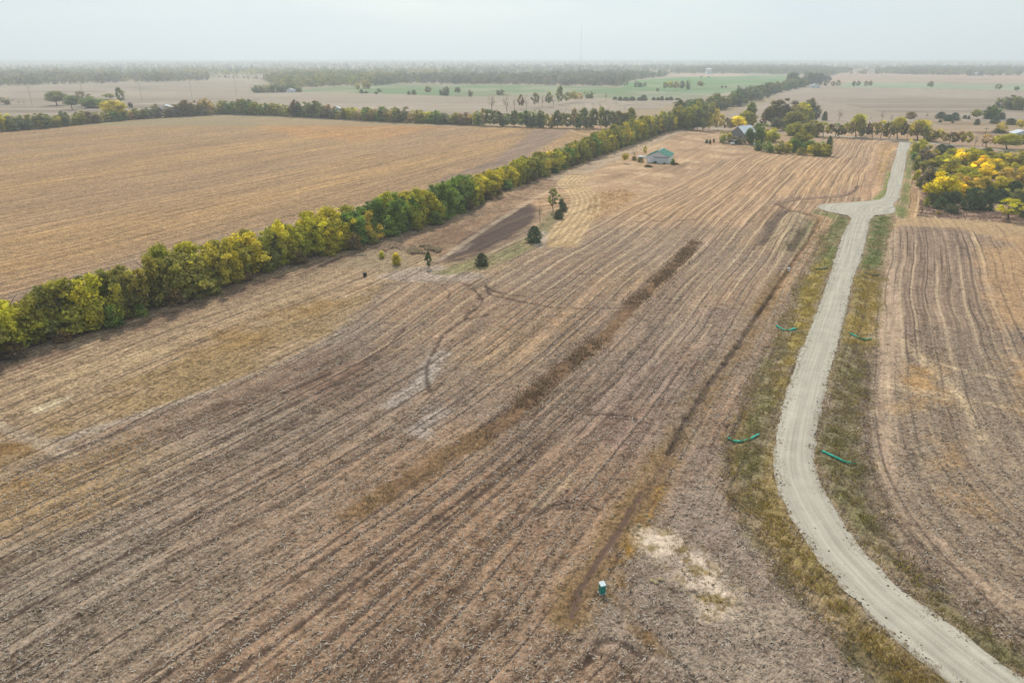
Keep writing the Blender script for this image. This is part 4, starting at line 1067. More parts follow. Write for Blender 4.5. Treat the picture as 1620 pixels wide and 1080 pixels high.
GRASSL = [
    (1304, 191, 176, 8, 'cedar', 'dark'), (1327, 191, 172, 15, 'bare', 'brown'), (1378, 190, 184, 5, 'bare', 'brown'), (1395, 192, 174, 11, 'bare', 'brown'), (1409, 192, 181, 9, 'bare', 'brown'), (1439, 194, 177, 18, 'round', 'brown'), (1466, 188, 177, 7, 'bare', 'brown'),
    (1488, 188, 177, 15, 'cedar', 'dark'), (1499, 192, 181, 13, 'cedar', 'dark'), (1509, 191, 178, 14, 'cedar', 'dark'), (1526, 188, 182, 6, 'cedar', 'dark'), (1532, 189, 183, 4, 'cedar', 'dark'), (1543, 190, 173, 16, 'round', 'olive'), (1545, 198, 188, 8, 'cedar', 'dark'), (1566, 189, 165, 26, 'dense', 'green'),
    (1573, 196, 184, 13, 'cedar', 'dark'), (1584, 189, 178, 10, 'cedar', 'dark'), (1598, 198, 187, 16, 'cedar', 'dark'), (1584, 211, 192, 20, 'dense', 'golden'), (1580, 211, 204, 18, 'cedar', 'dark'), (1612, 207, 189, 15, 'round', 'golden'), (1487, 194, 189, 5, 'cedar', 'dark'), (1507, 195, 191, 4, 'cedar', 'dark'),
    (1582, 172, 152, 22, 'dense', 'greygreen'), (1598, 174, 150, 24, 'dense', 'greygreen'), (1612, 175, 152, 24, 'dense', 'olive'), (1628, 178, 156, 20, 'dense', 'golden'),
]
for k, b in enumerate(GRASSL): tree_px(*b, f"{WORD[b[5]]} {CAT[NAME[b[4]]].replace('cedar tree', 'cedar')}, {ordinal(k + 1)} from the left in the pasture beyond the cross road", "scattered trees in the dry pasture")
WOOD = [
    (1487, 332, 312, 21, 'cedar', 'dark'), (1505, 339, 322, 19, 'cedar', 'dark'), (1532, 334, 306, 26, 'cedar', 'dark'), (1556, 334, 306, 26, 'cedar', 'dark'), (1473, 324, 305, 21, 'cedar', 'dark'), (1508, 322, 302, 22, 'cedar', 'dark'), (1580, 322, 298, 25, 'cedar', 'dark'), (1602, 312, 286, 26, 'cedar', 'dark'), (1607, 339, 322, 15, 'cedar', 'dark'), (1618, 346, 333, 12, 'cedar', 'dark'),
    (1492, 322, 303, 18, 'cedar', 'dark'), (1540, 318, 296, 22, 'cedar', 'dark'), (1562, 316, 294, 20, 'cedar', 'dark'), (1620, 330, 302, 24, 'cedar', 'dark'),
    (1595, 348, 314, 46, 'sparse', 'yellowgreen'), (1485, 316, 271, 44, 'dense', 'yellow'), (1517, 312, 287, 19, 'dense', 'yellow'), (1522, 303, 276, 24, 'dense', 'orange'), (1553, 310, 278, 32, 'dense', 'golden'), (1578, 310, 278, 32, 'dense', 'golden'), (1590, 300, 264, 32, 'dense', 'orange'), (1615, 300, 262, 34, 'dense', 'golden'),
    (1553, 288, 257, 25, 'dense', 'yellow'), (1552, 268, 246, 24, 'dense', 'yellow'), (1527, 292, 262, 30, 'dense', 'yellowgreen'), (1506, 282, 258, 26, 'dense', 'yellowgreen'), (1518, 262, 236, 28, 'dense', 'yellow'), (1541, 265, 236, 28, 'dense', 'yellowgreen'), (1496, 268, 244, 26, 'dense', 'yellowgreen'), (1470, 275, 248, 30, 'dense', 'olive'), (1460, 262, 232, 24, 'dense', 'grey'),
    (1453, 248, 219, 22, 'dense', 'yellowgreen'), (1572, 284, 254, 28, 'dense', 'olive'), (1592, 268, 240, 28, 'dense', 'golden'), (1610, 272, 244, 28, 'dense', 'olive'), (1632, 285, 250, 30, 'dense', 'yellowgreen'), (1465, 308, 264, 30, 'tall', 'grey'), (1458, 300, 272, 18, 'dense', 'olive'), (1477, 262, 236, 24, 'dense', 'olive'),
    (1448, 272, 246, 14, 'shrub', 'olive'), (1450, 288, 268, 14, 'shrub', 'yellowgreen'), (1536, 280, 262, 26, 'dense', 'olive'), (1486, 250, 228, 20, 'cedar', 'dark'), (1500, 248, 230, 22, 'cedar', 'dark'), (1576, 262, 240, 22, 'dense', 'yellowgreen'), (1457, 341, 318, 11, 'bare', 'brown'), (1484, 341, 332, 10, 'shrub', 'tan'), (1640, 318, 280, 32, 'dense', 'golden'),
    (1478, 314, 298, 16, 'shrub', 'olive'), (1496, 314, 298, 18, 'shrub', 'greygreen'), (1514, 316, 300, 18, 'shrub', 'olive'), (1530, 312, 296, 20, 'shrub', 'olive'), (1548, 320, 300, 18, 'shrub', 'greygreen'), (1568, 312, 294, 22, 'shrub', 'olive'), (1588, 318, 298, 20, 'shrub', 'olive'), (1608, 318, 298, 20, 'shrub', 'greygreen'), (1464, 328, 312, 12, 'shrub', 'olive'),
    (1500, 300, 276, 24, 'dense', 'olive'), (1540, 300, 276, 24, 'dense', 'yellowgreen'), (1570, 276, 250, 26, 'dense', 'yellow'), (1600, 284, 256, 26, 'dense', 'yellowgreen'), (1480, 290, 262, 26, 'dense', 'olive'), (1612, 255, 238, 24, 'dense', 'olive'),
    (1536, 252, 232, 24, 'dense', 'yellowgreen'), (1504, 256, 234, 22, 'dense', 'yellowgreen'), (1590, 254, 236, 22, 'dense', 'greygreen'), (1630, 300, 270, 26, 'dense', 'yellowgreen'), (1640, 270, 244, 26, 'dense', 'olive'), (1512, 272, 250, 22, 'dense', 'olive'),
    (1510, 292, 272, 24, 'dense', 'yellowgreen'), (1622, 262, 236, 28, 'dense', 'olive'), (1560, 250, 232, 24, 'dense', 'olive'), (1445, 255, 240, 12, 'shrub', 'green'),
]
for k, b in enumerate(WOOD):
    c_ = CAT[NAME[b[4]]].replace('cedar tree', 'cedar')
    if k == 1: lb = "lone dark round cedar out in front of the wood right of the road"
    elif k == 14: lb = "open yellow-green tree casting a shadow on the right-hand field's edge"
    elif k == 15: lb = "large bright yellow tree at the left front of the wood right of the road"
    else: lb = f"{WORD[b[5]]} {c_} in the wood right of the road, {ordinal(k + 1)} from the front row"
    tree_px(*b, lb, "trees of the wood right of the road", fat=1.12 if b[4] == "dense" else 1.0)
FARL = [(90, 168, 144, 34, 'round', 'greygreen'), (115, 174, 151, 23, 'round', 'greygreen'), (132, 168, 143, 23, 'sparse', 'grey'), (148, 172, 153, 34, 'dense', 'green'), (192, 163, 138, 14, 'tall', 'greygreen'), (173, 158, 148, 18, 'round', 'olive'), (182, 192, 159, 38, 'round', 'golden'), (207, 188, 175, 14, 'round', 'orange'), (12, 166, 153, 17, 'dense', 'grey'), (30, 166, 157, 8, 'bare', 'brown'), (38, 166, 158, 7, 'bare', 'brown')]
FARL_L = ["large grey-green oak by the pale lane, left of the dark bin", "grey-green oak in front of the lane between two larger oaks", "leafless grey tree by the lane behind the oaks", "broad deep green tree right of the oaks by the lane", "slim tall grey-green tree just left of the dark bin", "low olive tree behind the golden tree", "big round golden tree in the second hedgerow, left part", "small pale orange tree right of the big golden tree", "grey tree at the left frame edge by the pale lane", "left small bare sapling by the lane near the frame edge", "right small bare sapling by the lane near the frame edge"]
for b, lb in zip(FARL, FARL_L): tree_px(*b, lb, "trees around the distant lane")
GROVE = [(404 + 7.6 * i, 147 - 0.1 * i, 132 + random.uniform(-1, 3), 13, 'dense', random.choice(['dark', 'greygreen', 'olive', 'pale', 'greygreen'])) for i in range(10)]
for k, b in enumerate(GROVE): tree_px(*b, f"{WORD[b[5]]} tree, {ordinal(k + 1)} from the left in the isolated far grove", "trees of the isolated grove")
MIDF = [(566, 147, 131, 8, 'round', 'pale'), (580, 147, 127, 14, 'round', 'pale'), (572, 148, 141, 6, 'cedar', 'dark'), (579, 148, 144, 6, 'cedar', 'dark'), (595, 149, 145, 5, 'cedar', 'dark'), (600, 146, 139, 8, 'dense', 'greygreen'), (647, 150, 144, 5, 'cedar', 'dark'), (655, 150, 142, 7, 'cedar', 'dark'), (677, 150, 137, 13, 'sparse', 'greygreen'),
        (699, 151, 140, 11, 'dense', 'darkgrey'), (707, 151.5, 134, 12, 'dense', 'darkgrey'), (724, 151, 138, 10, 'round', 'darkgrey'), (744, 153, 141, 9, 'dense', 'darkgrey'), (792, 151, 140, 12, 'dense', 'darkgrey'), (778, 176, 147, 23, 'bare', 'brown'), (802, 176, 148, 23, 'bare', 'brown')]
for x, yb, yt, wd, kd, c_ in ((814, 174, 150, 12, 'bare', 'grey'), (824, 173, 150, 13, 'sparse', 'brown'), (833, 172, 149, 12, 'bare', 'grey'), (847, 171, 147, 14, 'sparse', 'grey'), (858, 170, 148, 12, 'bare', 'grey'), (868, 169, 145, 14, 'sparse', 'greygreen'), (876, 168, 148, 12, 'bare', 'grey'), (885, 166, 136, 14, 'tall', 'greygreen'), (897, 164, 146, 12, 'sparse', 'olive'), (907, 163, 145, 18, 'round', 'pale'), (917, 161, 147, 12, 'sparse', 'tan'), (933, 156, 144, 15, 'dense', 'greygreen'),
        (958, 158, 146, 10, 'bare', 'grey'), (973, 158, 153, 7, 'cedar', 'dark'), (981, 159.5, 153, 7, 'cedar', 'dark'), (990, 159.5, 153.5, 10, 'cedar', 'dark'), (1000, 159.5, 153, 10, 'cedar', 'dark'), (1011, 159.5, 154, 7, 'cedar', 'dark'), (1018, 159.5, 150, 11, 'cedar', 'dark'), (1034, 159, 153.5, 6, 'cedar', 'dark'), (1041, 159, 154, 6, 'cedar', 'dark'), (1047, 159, 152, 6, 'cedar', 'dark'),
        (1055, 159, 154, 6, 'cedar', 'dark'), (1061, 159, 153, 8, 'cedar', 'dark'), (1072, 158.5, 155, 8, 'cedar', 'dark'), (1052, 144, 129, 8, 'round', 'pale'), (1060, 144, 128, 9, 'round', 'golden'), (1069, 144, 128, 12, 'sparse', 'tan'), (1078, 143.5, 128, 12, 'sparse', 'grey'), (1088, 142, 126, 10, 'dense', 'greygreen'), (1107, 140, 128, 12, 'round', 'tan'), (1040, 145, 139, 5, 'dense', 'greygreen'), (1142, 139, 134.5, 4, 'dense', 'darkgrey'), (1148, 139, 135, 4, 'dense', 'darkgrey'), (1168, 139, 135, 4, 'dense', 'darkgrey'), (1109, 122.5, 120, 3, 'cedar', 'dark'), (1121, 122.5, 120.5, 3, 'cedar', 'dark'),
        (1007, 138, 127, 9, 'dense', 'darkgrey'), (1013, 138, 131, 7, 'cedar', 'dark'), (990, 138, 127, 8, 'sparse', 'greygreen'), (1020, 137, 129, 6, 'dense', 'greygreen')):
    MIDF.append((x, yb, yt, wd, kd, c_))
for k, b in enumerate(MIDF): tree_px(*b, f"{WORD[b[5]]} {CAT[NAME[b[4]]].replace('cedar tree', 'cedar')}, {ordinal(k + 1)} from the left by the distant green fields", "scattered trees by the distant green fields")
MIDR = [(1305, 139, 128, 6, 'sparse', 'darkgrey'), (1317, 139, 128, 6, 'sparse', 'darkgrey'), (1325, 139, 127, 7, 'sparse', 'darkgrey'), (1350, 139, 128, 7, 'sparse', 'grey'), (1357, 139, 128, 7, 'sparse', 'grey'), (1369, 139, 128, 6, 'sparse', 'grey'), (1376, 139, 128, 7, 'sparse', 'grey'), (1471, 141, 128.5, 10, 'round', 'greygreen'), (1578, 144, 132.5, 11, 'sparse', 'greygreen'), (1607, 146, 136.5, 8, 'round', 'greygreen'), (1365, 117, 110, 13, 'dense', 'greygreen'), (1387, 117, 113.5, 6, 'cedar', 'dark')]
for k, b in enumerate(MIDR): tree_px(*b, f"{WORD[b[5]]} tree, {ordinal(k + 1)} from the left along the distant right-hand fence lines", "trees on the distant fence lines")

PENDING.sort(key=lambda q: -q[2] * q[3] / depth(q[0], q[1]) ** 2 * (1.0 if abs(photo_x(q[0], q[1]) - 810) < 835 else 0.2))
for q in PENDING[:292]: place_tree(*q)
VV, CC = [], []
for k, (X_, Y_, h, wdt, kind, c, _, _, rz) in enumerate(PENDING[292:]):
    rng = np.random.default_rng(900 + k)
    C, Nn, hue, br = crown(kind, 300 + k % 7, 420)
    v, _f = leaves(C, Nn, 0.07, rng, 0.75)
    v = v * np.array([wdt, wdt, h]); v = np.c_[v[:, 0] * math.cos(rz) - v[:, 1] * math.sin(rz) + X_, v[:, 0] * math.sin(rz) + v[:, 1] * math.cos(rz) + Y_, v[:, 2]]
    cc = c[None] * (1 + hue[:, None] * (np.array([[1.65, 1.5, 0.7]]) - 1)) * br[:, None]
    VV.append(v); CC.append(np.repeat(cc, 4, 0))
VV, CC = np.vstack(VV), np.clip(np.vstack(CC), 0, 1)
tag(mesh_np("distant_trees", VV, np.arange(len(VV)).reshape(-1, 4), M_PLANT, cols=CC), "smallest broadleaf trees filling the distant hedgerows and field lines", "trees", None, "stuff")

# --- far belts and woods nobody could count
def far_wood(name, label, pts_fn, n, hs, seed, per=46, pal=('olive', 'greygreen', 'olive', 'golden', 'pale', 'darkgrey')):
    rng = np.random.default_rng(seed)
    XY = pts_fn(rng, n)
    n = len(XY)
    h = hs[0] * 0.75 + (hs[1] * 1.15 - hs[0] * 0.75) * rng.random(n) ** 1.4; wd = h * (0.7 + 0.5 * rng.random(n))
    C = rng.normal(size=(n, per, 3)); C /= np.linalg.norm(C, axis=2)[:, :, None]
    nn_ = C.copy()
    C = C * (0.55 + 0.45 * rng.random((n, per, 1)))
    C = C * np.stack([wd / 2, wd / 2, h * 0.48], 1)[:, None, :] + np.c_[XY, h * 0.5][:, None, :]
    pc = np.array([LC[p] for p in pal])[rng.integers(0, len(pal), n)] * (0.85 + 0.3 * rng.random((n, 1)))
    cc = np.repeat(pc[:, None, :], per, 1) * 0.8 * (0.85 + 0.3 * rng.random((n, per, 1)))
    C = C.reshape(-1, 3)
    V, Fq_ = leaves(C, nn_.reshape(-1, 3) + np.array([0, 0, 0.3]), np.repeat(h * 0.11, per), rng, 0.8)
    V[:, 2] = np.maximum(V[:, 2], 0.0)
    o = mesh_np(name, V, Fq_, M_PLANT, cols=np.repeat(cc.reshape(-1, 3), 4, 0))
    return tag(o, label, "trees", None, "stuff")
def along(px, width):
    pl = PA(px)
    def f(rng, n):
        p = resample(pl, n) + rng.normal(size=(n, 2)) * width * 0.35
        return p
    return f
def in_poly(px):
    pl = PA(px)
    def f(rng, n):
        a, b = pl.min(0), pl.max(0)
        q = a + (b - a) * rng.random((n, 2))
        x, y = q.T; r = np.zeros(n, bool)
        for p0, p1 in zip(pl, np.roll(pl, -1, 0)):
            c = ((p0[1] > y) != (p1[1] > y)); r ^= c & (x < (p1[0] - p0[0]) * (y - p0[1]) / (p1[1] - p0[1] + 1e-12) + p0[0])
        return q[r]
    return f
far_wood("tree_belt", "belt of olive trees running up to the right beside the far cross road", along([(1085, 190), (1110, 180), (1140, 172), (1170, 163), (1195, 155), (1220, 148), (1240, 142), (1262, 137)], 16), 150, (9, 13), 3, per=160, pal=('olive', 'greygreen', 'olive', 'green'))
far_wood("tree_belt", "taller hazy trees where the far belt meets the dusty lane", along([(1262, 137), (1278, 134), (1292, 131)], 26), 26, (12, 20), 4, per=120, pal=('greygreen', 'olive', 'darkgrey'))
far_wood("woodland", "hazy yellow-tinged wood along the far left field", in_poly([(-400, 150), (0, 137.5), (120, 133), (270, 130), (330, 128.5), (330, 124), (180, 121), (0, 121), (-400, 122)]), 5200, (9, 15), 5, per=40, pal=('olive', 'tan', 'greygreen', 'brown', 'olive', 'tan', 'grey'))
far_wood("woodland", "hazy wood behind the isolated grove", in_poly([(440, 137), (480, 139), (540, 136.5), (600, 135), (640, 131), (640, 124), (560, 120), (470, 121), (420, 128)]), 2400, (9, 15), 6, per=44, pal=('olive', 'golden', 'greygreen', 'pale', 'olive'))
far_wood("woodland", "hazy wood along the back edge of the distant green field", in_poly([(600, 135), (640, 132), (720, 133.5), (860, 135.5), (980, 138), (990, 130), (1020, 125), (1060, 120), (960, 118), (860, 122), (720, 122), (620, 124)]), 5200, (8, 14), 7, per=44, pal=('olive', 'greygreen', 'tan', 'darkgrey', 'brown', 'grey', 'darkgrey'))
far_wood("woodland", "hazy wood behind the bright green field", in_poly([(1060, 116), (1180, 117), (1270, 120), (1310, 121), (1350, 112.5), (1300, 109), (1100, 109)]), 3600, (9, 14), 8, per=36, pal=('greygreen', 'olive', 'grey'))
far_wood("woodland", "hazy wood beyond the pinkish field on the right", in_poly([(1390, 117), (1460, 119), (1560, 120), (1580, 117), (1900, 119), (1900, 110), (1450, 109), (1385, 113)]), 5200, (9, 15), 9, per=36, pal=('greygreen', 'olive', 'brown', 'grey', 'tan'))
def belts(rng, n):
    """woodland patches between 2 and 8 km out, broken by open fields"""
    D = 2000 + 6500 * rng.random(n) ** 0.9
    a = (rng.random(n) * 2 - 1) * 0.98
    q = np.c_[D * a, D]
    k = vnoise(q[:, 0] / 520 + 40, q[:, 1] / 330) > 0.34
    return q[k]
far_wood("woodland", "scattered hazy woods fading towards the horizon", belts, 24000, (9, 16), 10, per=16, pal=('greygreen', 'brown', 'grey', 'darkgrey', 'olive'))
far_wood("woodland", "hazy hedgerows and groves between the distant left fields", in_poly([(-400, 121), (300, 122), (480, 120), (640, 122), (720, 121), (700, 114), (300, 112), (-400, 112)]), 4200, (8, 14), 14, per=26, pal=('olive', 'golden', 'greygreen', 'pale'))
far_wood("woodland", "hazy groves behind the far farmstead", in_poly([(700, 121), (860, 121), (960, 117), (1100, 116), (1300, 110), (1300, 104), (700, 108)]), 4200, (8, 14), 15, per=22, pal=('olive', 'grey', 'greygreen'))
far_wood("tree_belt", "grey-green belt beyond the pinkish field's front fence", along([(1390, 116), (1450, 118.5), (1540, 120.5), (1600, 119.5), (1800, 121)], 22), 90, (9, 14), 16, per=60, pal=('greygreen', 'olive', 'darkgrey'))
far_wood("scrub", "dark scrub dots along the far field edge", along([(330, 123.5), (390, 124.5), (440, 128)], 20), 60, (3, 7), 12, per=30, pal=('darkgrey', 'dark'))

exec_objects = True
# ------------------------------------------------------------------ buildings
M_WHITE = plain("white_metal_siding", (0.62, 0.64, 0.66), 0.5, var=0.08, scale=1.5)
M_GREEN = plain("green_metal_roof", (0.10, 0.30, 0.22), 0.45, var=0.12, scale=1.0)
M_GREYROOF = plain("pale_metal_roof", (0.74, 0.77, 0.79), 0.4, var=0.1, scale=1.0)
M_BLUEROOF = plain("blue_grey_roof", (0.32, 0.37, 0.42), 0.5, var=0.1, scale=1.0)
M_DARK = plain("dark_opening", (0.05, 0.05, 0.05), 0.8, var=0.2)
M_GREYWALL = plain("grey_boards", (0.20, 0.20, 0.20), 0.8, var=0.2, scale=1.0)
M_CONC = plain("concrete", (0.36, 0.34, 0.31), 0.9, var=0.2, scale=3)
M_WOOD = plain("weathered_pole", (0.13, 0.11, 0.09), 0.9, var=0.3, scale=3)

def gable(name, loc, rz, wd, dp, he, hr, mw, mr, label, cat, group=None, door=None, windows=0, over=0.35, glint_mat=None):
    """gabled building: ridge runs along local +y, front gable faces local -y"""
    root = tag(empty(name, (loc[0], loc[1], -0.05), rz), label, cat, group)
    b = MB(); x = wd / 2
    b.add([(-x, 0, 0), (x, 0, 0), (x, 0, he), (0, 0, hr), (-x, 0, he), (-x, dp, 0), (x, dp, 0), (x, dp, he), (0, dp, hr), (-x, dp, he)],
          [(0, 1, 2, 3, 4), (6, 5, 9, 8, 7), (1, 6, 7, 2), (5, 0, 4, 9)])
    wl = b.build("wall", mw, root)
    r = MB(); t = 0.14; sl = (hr - he) / x
    for sx in (-1, 1):
        xe = sx * (x + over); ze = he - over * sl
        v = [(0, -over, hr + 0.04), (xe, -over, ze + 0.04), (xe, dp + over, ze + 0.04), (0, dp + over, hr + 0.04)]
        v += [(p[0], p[1], p[2] + t) for p in v]
        r.add(v, [(0, 1, 2, 3), (7, 6, 5, 4), (0, 4, 5, 1), (1, 5, 6, 2), (2, 6, 7, 3), (3, 7, 4, 0)])
        for k in range(int(dp / 0.9)):                      # standing seams
            yy = 0.3 + k * 0.9
            r.add([(0, yy, hr + 0.04 + t), (xe, yy, ze + 0.04 + t), (xe, yy + 0.05, ze + 0.04 + t), (0, yy + 0.05, hr + 0.04 + t), (0, yy, hr + 0.1 + t), (xe, yy, ze + 0.1 + t), (xe, yy + 0.05, ze + 0.1 + t), (0, yy + 0.05, hr + 0.1 + t)],
                  [(4, 5, 6, 7), (0, 1, 5, 4), (3, 7, 6, 2)])
    r.build("roof", mr, root)
    if glint_mat:
        q = MB(); q.box(-0.16, 0.16, -over - 0.02, dp + over + 0.02, hr + 0.17, hr + 0.26); q.build("ridge_glint", glint_mat, root)  # white strip added for the bright reflection along the roof ridge
    if door:
        x0, x1, zh, md = door
        d = MB(); d.box(x0, x1, -0.12, -0.02, 0.05, zh); d.build("door", md, root)
        tr = MB(); tr.box(x0 - 0.4, x1 + 0.4, -0.24, -0.01, zh + 0.02, zh + 0.22); tr.build("door_track", M_DARK, root)
    for k in range(windows):
        f = MB(); xx = -x + wd * (k + 0.5) / windows
        f.box(xx - 0.5, xx + 0.5, -0.06, 0.02, 1.0, 2.0); wo = f.build("window", M_DARK, root)
    return root

p1, p2 = P(1022.8, 257.5), P(1057.5, 259.2)
bw = float(np.linalg.norm(p2 - p1)); brz = math.atan2(p2[1] - p1[1], p2[0] - p1[0])
mid = (p1 + p2) / 2
M_WHITE2 = plain("sliding_door_panel", (0.55, 0.57, 0.58), 0.5, var=0.08, scale=1.2)
barn = gable("barn", mid, brz, bw, 13.5, 3.0, 5.2, M_WHITE, M_GREEN, "white metal barn with green roof standing alone in the pasture", "barn", door=(-1.6, 4.2, 2.6, M_WHITE2), glint_mat=M_WHITE)
b = MB(); b.box(-bw / 2 + 0.6, -bw / 2 + 1.5, -0.08, -0.01, 0.1, 2.1); b.build("side_door", M_GREYROOF, barn)
b = MB(); b.box(-bw / 2 - 0.05, bw / 2 + 0.05, -0.10, -0.005, -0.1, 0.28); b.build("foundation", M_CONC, barn)

hp = P(1176, 222)
house = gable("house", (hp[0] - 2, hp[1] + 6), -0.85, 10.0, 13.0, 3.0, 7.2, M_GREYWALL, M_GREYROOF, "house with pale metal roof half hidden by the farmyard trees", "house", windows=2)
b = MB(); b.box(-1.4, -0.7, 6.0, 6.7, 5.6, 8.0); b.build("chimney", M_CONC, house)
FARH = [(262, 177, 11, 9, 5.6, M_WHITE, M_GREYROOF, "white farmhouse with pale roof in the second hedgerow's trees", 0.5), (254, 177, 6, 6, 4.2, M_WHITE, M_GREYROOF, "small white shed left of the white farmhouse in the hedgerow", 0.4), (290, 184, 5, 4, 3.6, M_WHITE, M_WHITE, "small white shed at the golden field's far edge", 0.2),
        (492, 180, 11, 9, 5.8, M_WHITE, M_BLUEROOF, "white house with blue-grey roof behind the second hedgerow", 0.6), (532, 176, 6, 6, 4, M_WHITE, M_GREYROOF, "little white outbuilding right of the blue-grey-roofed house", 0.3), (459, 146.5, 10, 8, 5.5, M_WHITE, M_WHITE, "white farmhouse inside the isolated grove", 0.2),
        (1250, 186, 9, 9, 6, M_WHITE, M_WHITE, "white shed between the tall dark trees of the farmyard", 0.5), (380, 109.5, 40, 18, 8, M_WHITE, M_GREYROOF, "long white building in the far haze at left", 0.1), (876, 110, 46, 24, 9, M_WHITE, M_GREYROOF, "left white shed of the far farmstead before the tower", 0.2), (889, 111, 44, 24, 8, M_BLUEROOF, M_BLUEROOF, "blue-grey shed of the far farmstead before the tower", 0.1),
        (956, 122, 18, 14, 8, M_WHITE, M_WHITE, "white house among the woods behind the green field", 0.2), (1547, 120, 26, 14, 8, M_WHITE, M_GREYROOF, "white-roofed shed before the wood beyond the pinkish field", 0.1), (1290, 139.5, 14, 9, 6, M_WHITE, M_WHITE, "pale house at the end of the far tree belt", 0.2), (1618, 218, 9, 8, 4, M_WHITE, M_GREYROOF, "white-roofed shed at the right frame edge", 0.1),
        (183, 117, 30, 18, 8, M_WHITE, M_GREYROOF, "white shed among the far left woods", 0.0)]
for x, y, wd, dp, hr, mw, mr, lb, rz in FARH:
    c = P(x, y); gable("house" if "house" in lb else "shed", (c[0], c[1]), rz - 0.3, wd, dp, hr * 0.6, hr, mw, mr, lb, "house" if "house" in lb else "shed", "distant farm buildings", windows=2)

# grain bin (round white) and dark bin
def grain_bin(loc, r, h, mat, label, legs=False):
    root = tag(empty("grain_bin", (loc[0], loc[1], -0.05)), label, "grain bin")
    z0 = 3.0 if legs else 0.0
    b = MB(); b.tube([(0, 0, z0), (0, 0, z0 + h)], r, 20); b.build("wall", mat, root, True)
    b = MB(); b.tube([(0, 0, z0 + h), (0, 0, z0 + h + r * 0.5)], [r * 1.05, 0.1], 20); b.build("roof", mat, root, True)
    if legs:
        for k in range(4):
            a = math.pi / 4 + k * math.pi / 2
            q = MB(); q.tube([(r * 0.8 * math.cos(a), r * 0.8 * math.sin(a), 0), (r * 0.8 * math.cos(a), r * 0.8 * math.sin(a), z0 + 0.1)], 0.12, 6); q.build("leg", M_DARK, root)
M_DGREY = plain("dark_metal_bin", (0.07, 0.068, 0.066), 0.6)
grain_bin(P(208, 176), 2.0, 3.6, M_DGREY, "dark round bin on legs rising above the second hedgerow", True)
grain_bin(P(1121, 117.5), 9, 13, M_WHITE, "round white bin above the bright green field's back edge")

# ------------------------------------------------------------------ poles and the far mast
def pole(x, base, top, label):
    c = P(x, base); h = height_for(c[1], top)
    root = tag(empty("utility_pole", (c[0], c[1], 0)), label, "utility pole", "utility poles")
    b = MB(); b.tube([(0, 0, -0.3), (0.05, 0, h)], [0.14, 0.10], 8); b.build("shaft", M_WOOD, root)
    b = MB(); b.box(-1.3, 1.3, -0.08, 0.08, h - 1.1, h - 0.9); b.build("crossarm", M_WOOD, root)
    for dx in (-1.15, -0.5, 0.5, 1.15):
        q = MB(); q.tube([(dx, 0, h - 0.9), (dx, 0, h - 0.62)], [0.07, 0.05], 6); q.build("insulator", M_GREYROOF, root)
for k, (x, b_, t) in enumerate([(51, 167.5, 137), (134, 167, 131), (225, 160, 131), (304, 156, 122), (374, 152, 119)]):
    pole(x, b_, t, f"thin utility pole, {ordinal(k + 1)} from the left along the pale lane")
pole(1554, 232, 201, "tall utility pole by the cross road, beside the golden bush")
pole(1501, 230, 207, "shorter utility pole by the cross road nearer the gravel road")
c = P(918, 106); hm = height_for(c[1], 42)
mast = tag(empty("radio_mast", (c[0], c[1], 0)), "thin guyed radio mast fading into the haze above the horizon", "radio mast")
b = MB()
for k in range(3):
    a = k * 2.0944; b.tube([(1.1 * math.cos(a), 1.1 * math.sin(a), 0), (1.1 * math.cos(a), 1.1 * math.sin(a), hm)], 0.16, 4)
for k in range(int(hm / 6)):
    z = k * 6.0
    for j in range(3):
        a, a2 = j * 2.0944, (j + 1) * 2.0944
        b.tube([(1.1 * math.cos(a), 1.1 * math.sin(a), z), (1.1 * math.cos(a2), 1.1 * math.sin(a2), z + 6)], 0.07, 3)
b.build("lattice", plain("mast_grey", (0.22, 0.2, 0.2), 0.6), mast)
for k in range(3):
    a = k * 2.0944 + 0.5; q = MB(); q.tube([(0, 0, hm * 0.92), (90 * math.cos(a), 90 * math.sin(a), 0)], 0.06, 3); q.build("guy_wire", M_DARK, mast)

# ------------------------------------------------------------------ small things on the fields
M_WATTLE = plain("green_netting_tube", (0.05, 0.50, 0.34), 0.7, var=0.3, scale=9)
M_WATTLE2 = plain("faded_netting_tube", (0.16, 0.22, 0.15), 0.8, var=0.3, scale=9)
WAT = [([(1151, 690.5), (1162, 694.5), (1176, 694), (1187, 692.5), (1201, 686.5)], "green erosion sock left of the road, nearest of the left verge", M_WATTLE, .14),
       ([(1300, 714.5), (1314, 720), (1334, 726), (1356, 728.5)], "green erosion sock right of the road, nearest of the right verge", M_WATTLE, .14),
       ([(1228, 513.5), (1240, 518.5), (1250, 521), (1259, 519.5)], "green erosion sock with a thick end on the yellow left verge", M_WATTLE, .15),
       ([(1344, 527.5), (1356, 531.5), (1368, 533), (1381, 532.5)], "thin green erosion sock on the right verge, second from the viewer", M_WATTLE, .13),
       ([(1288, 422.5), (1298, 425.5), (1310, 424.5)], "faded erosion sock on the left verge, farthest from the viewer", M_WATTLE2, .17),
       ([(1367, 431), (1380, 433), (1394, 431.5)], "faded erosion sock on the right verge near the bright green grass", M_WATTLE2, .15)]
def ground_z(x, y):
    """height of the sheet near a point (mean of nearby vertices)"""
    k = np.nonzero((np.abs(X - x) < 0.6) & (np.abs(Y - y) < 1.2))[0]
    return float(np.mean(Z[k])) if len(k) else 0.0
M_STAKE = plain("wooden_stake", (0.36, 0.27, 0.17), 0.9)
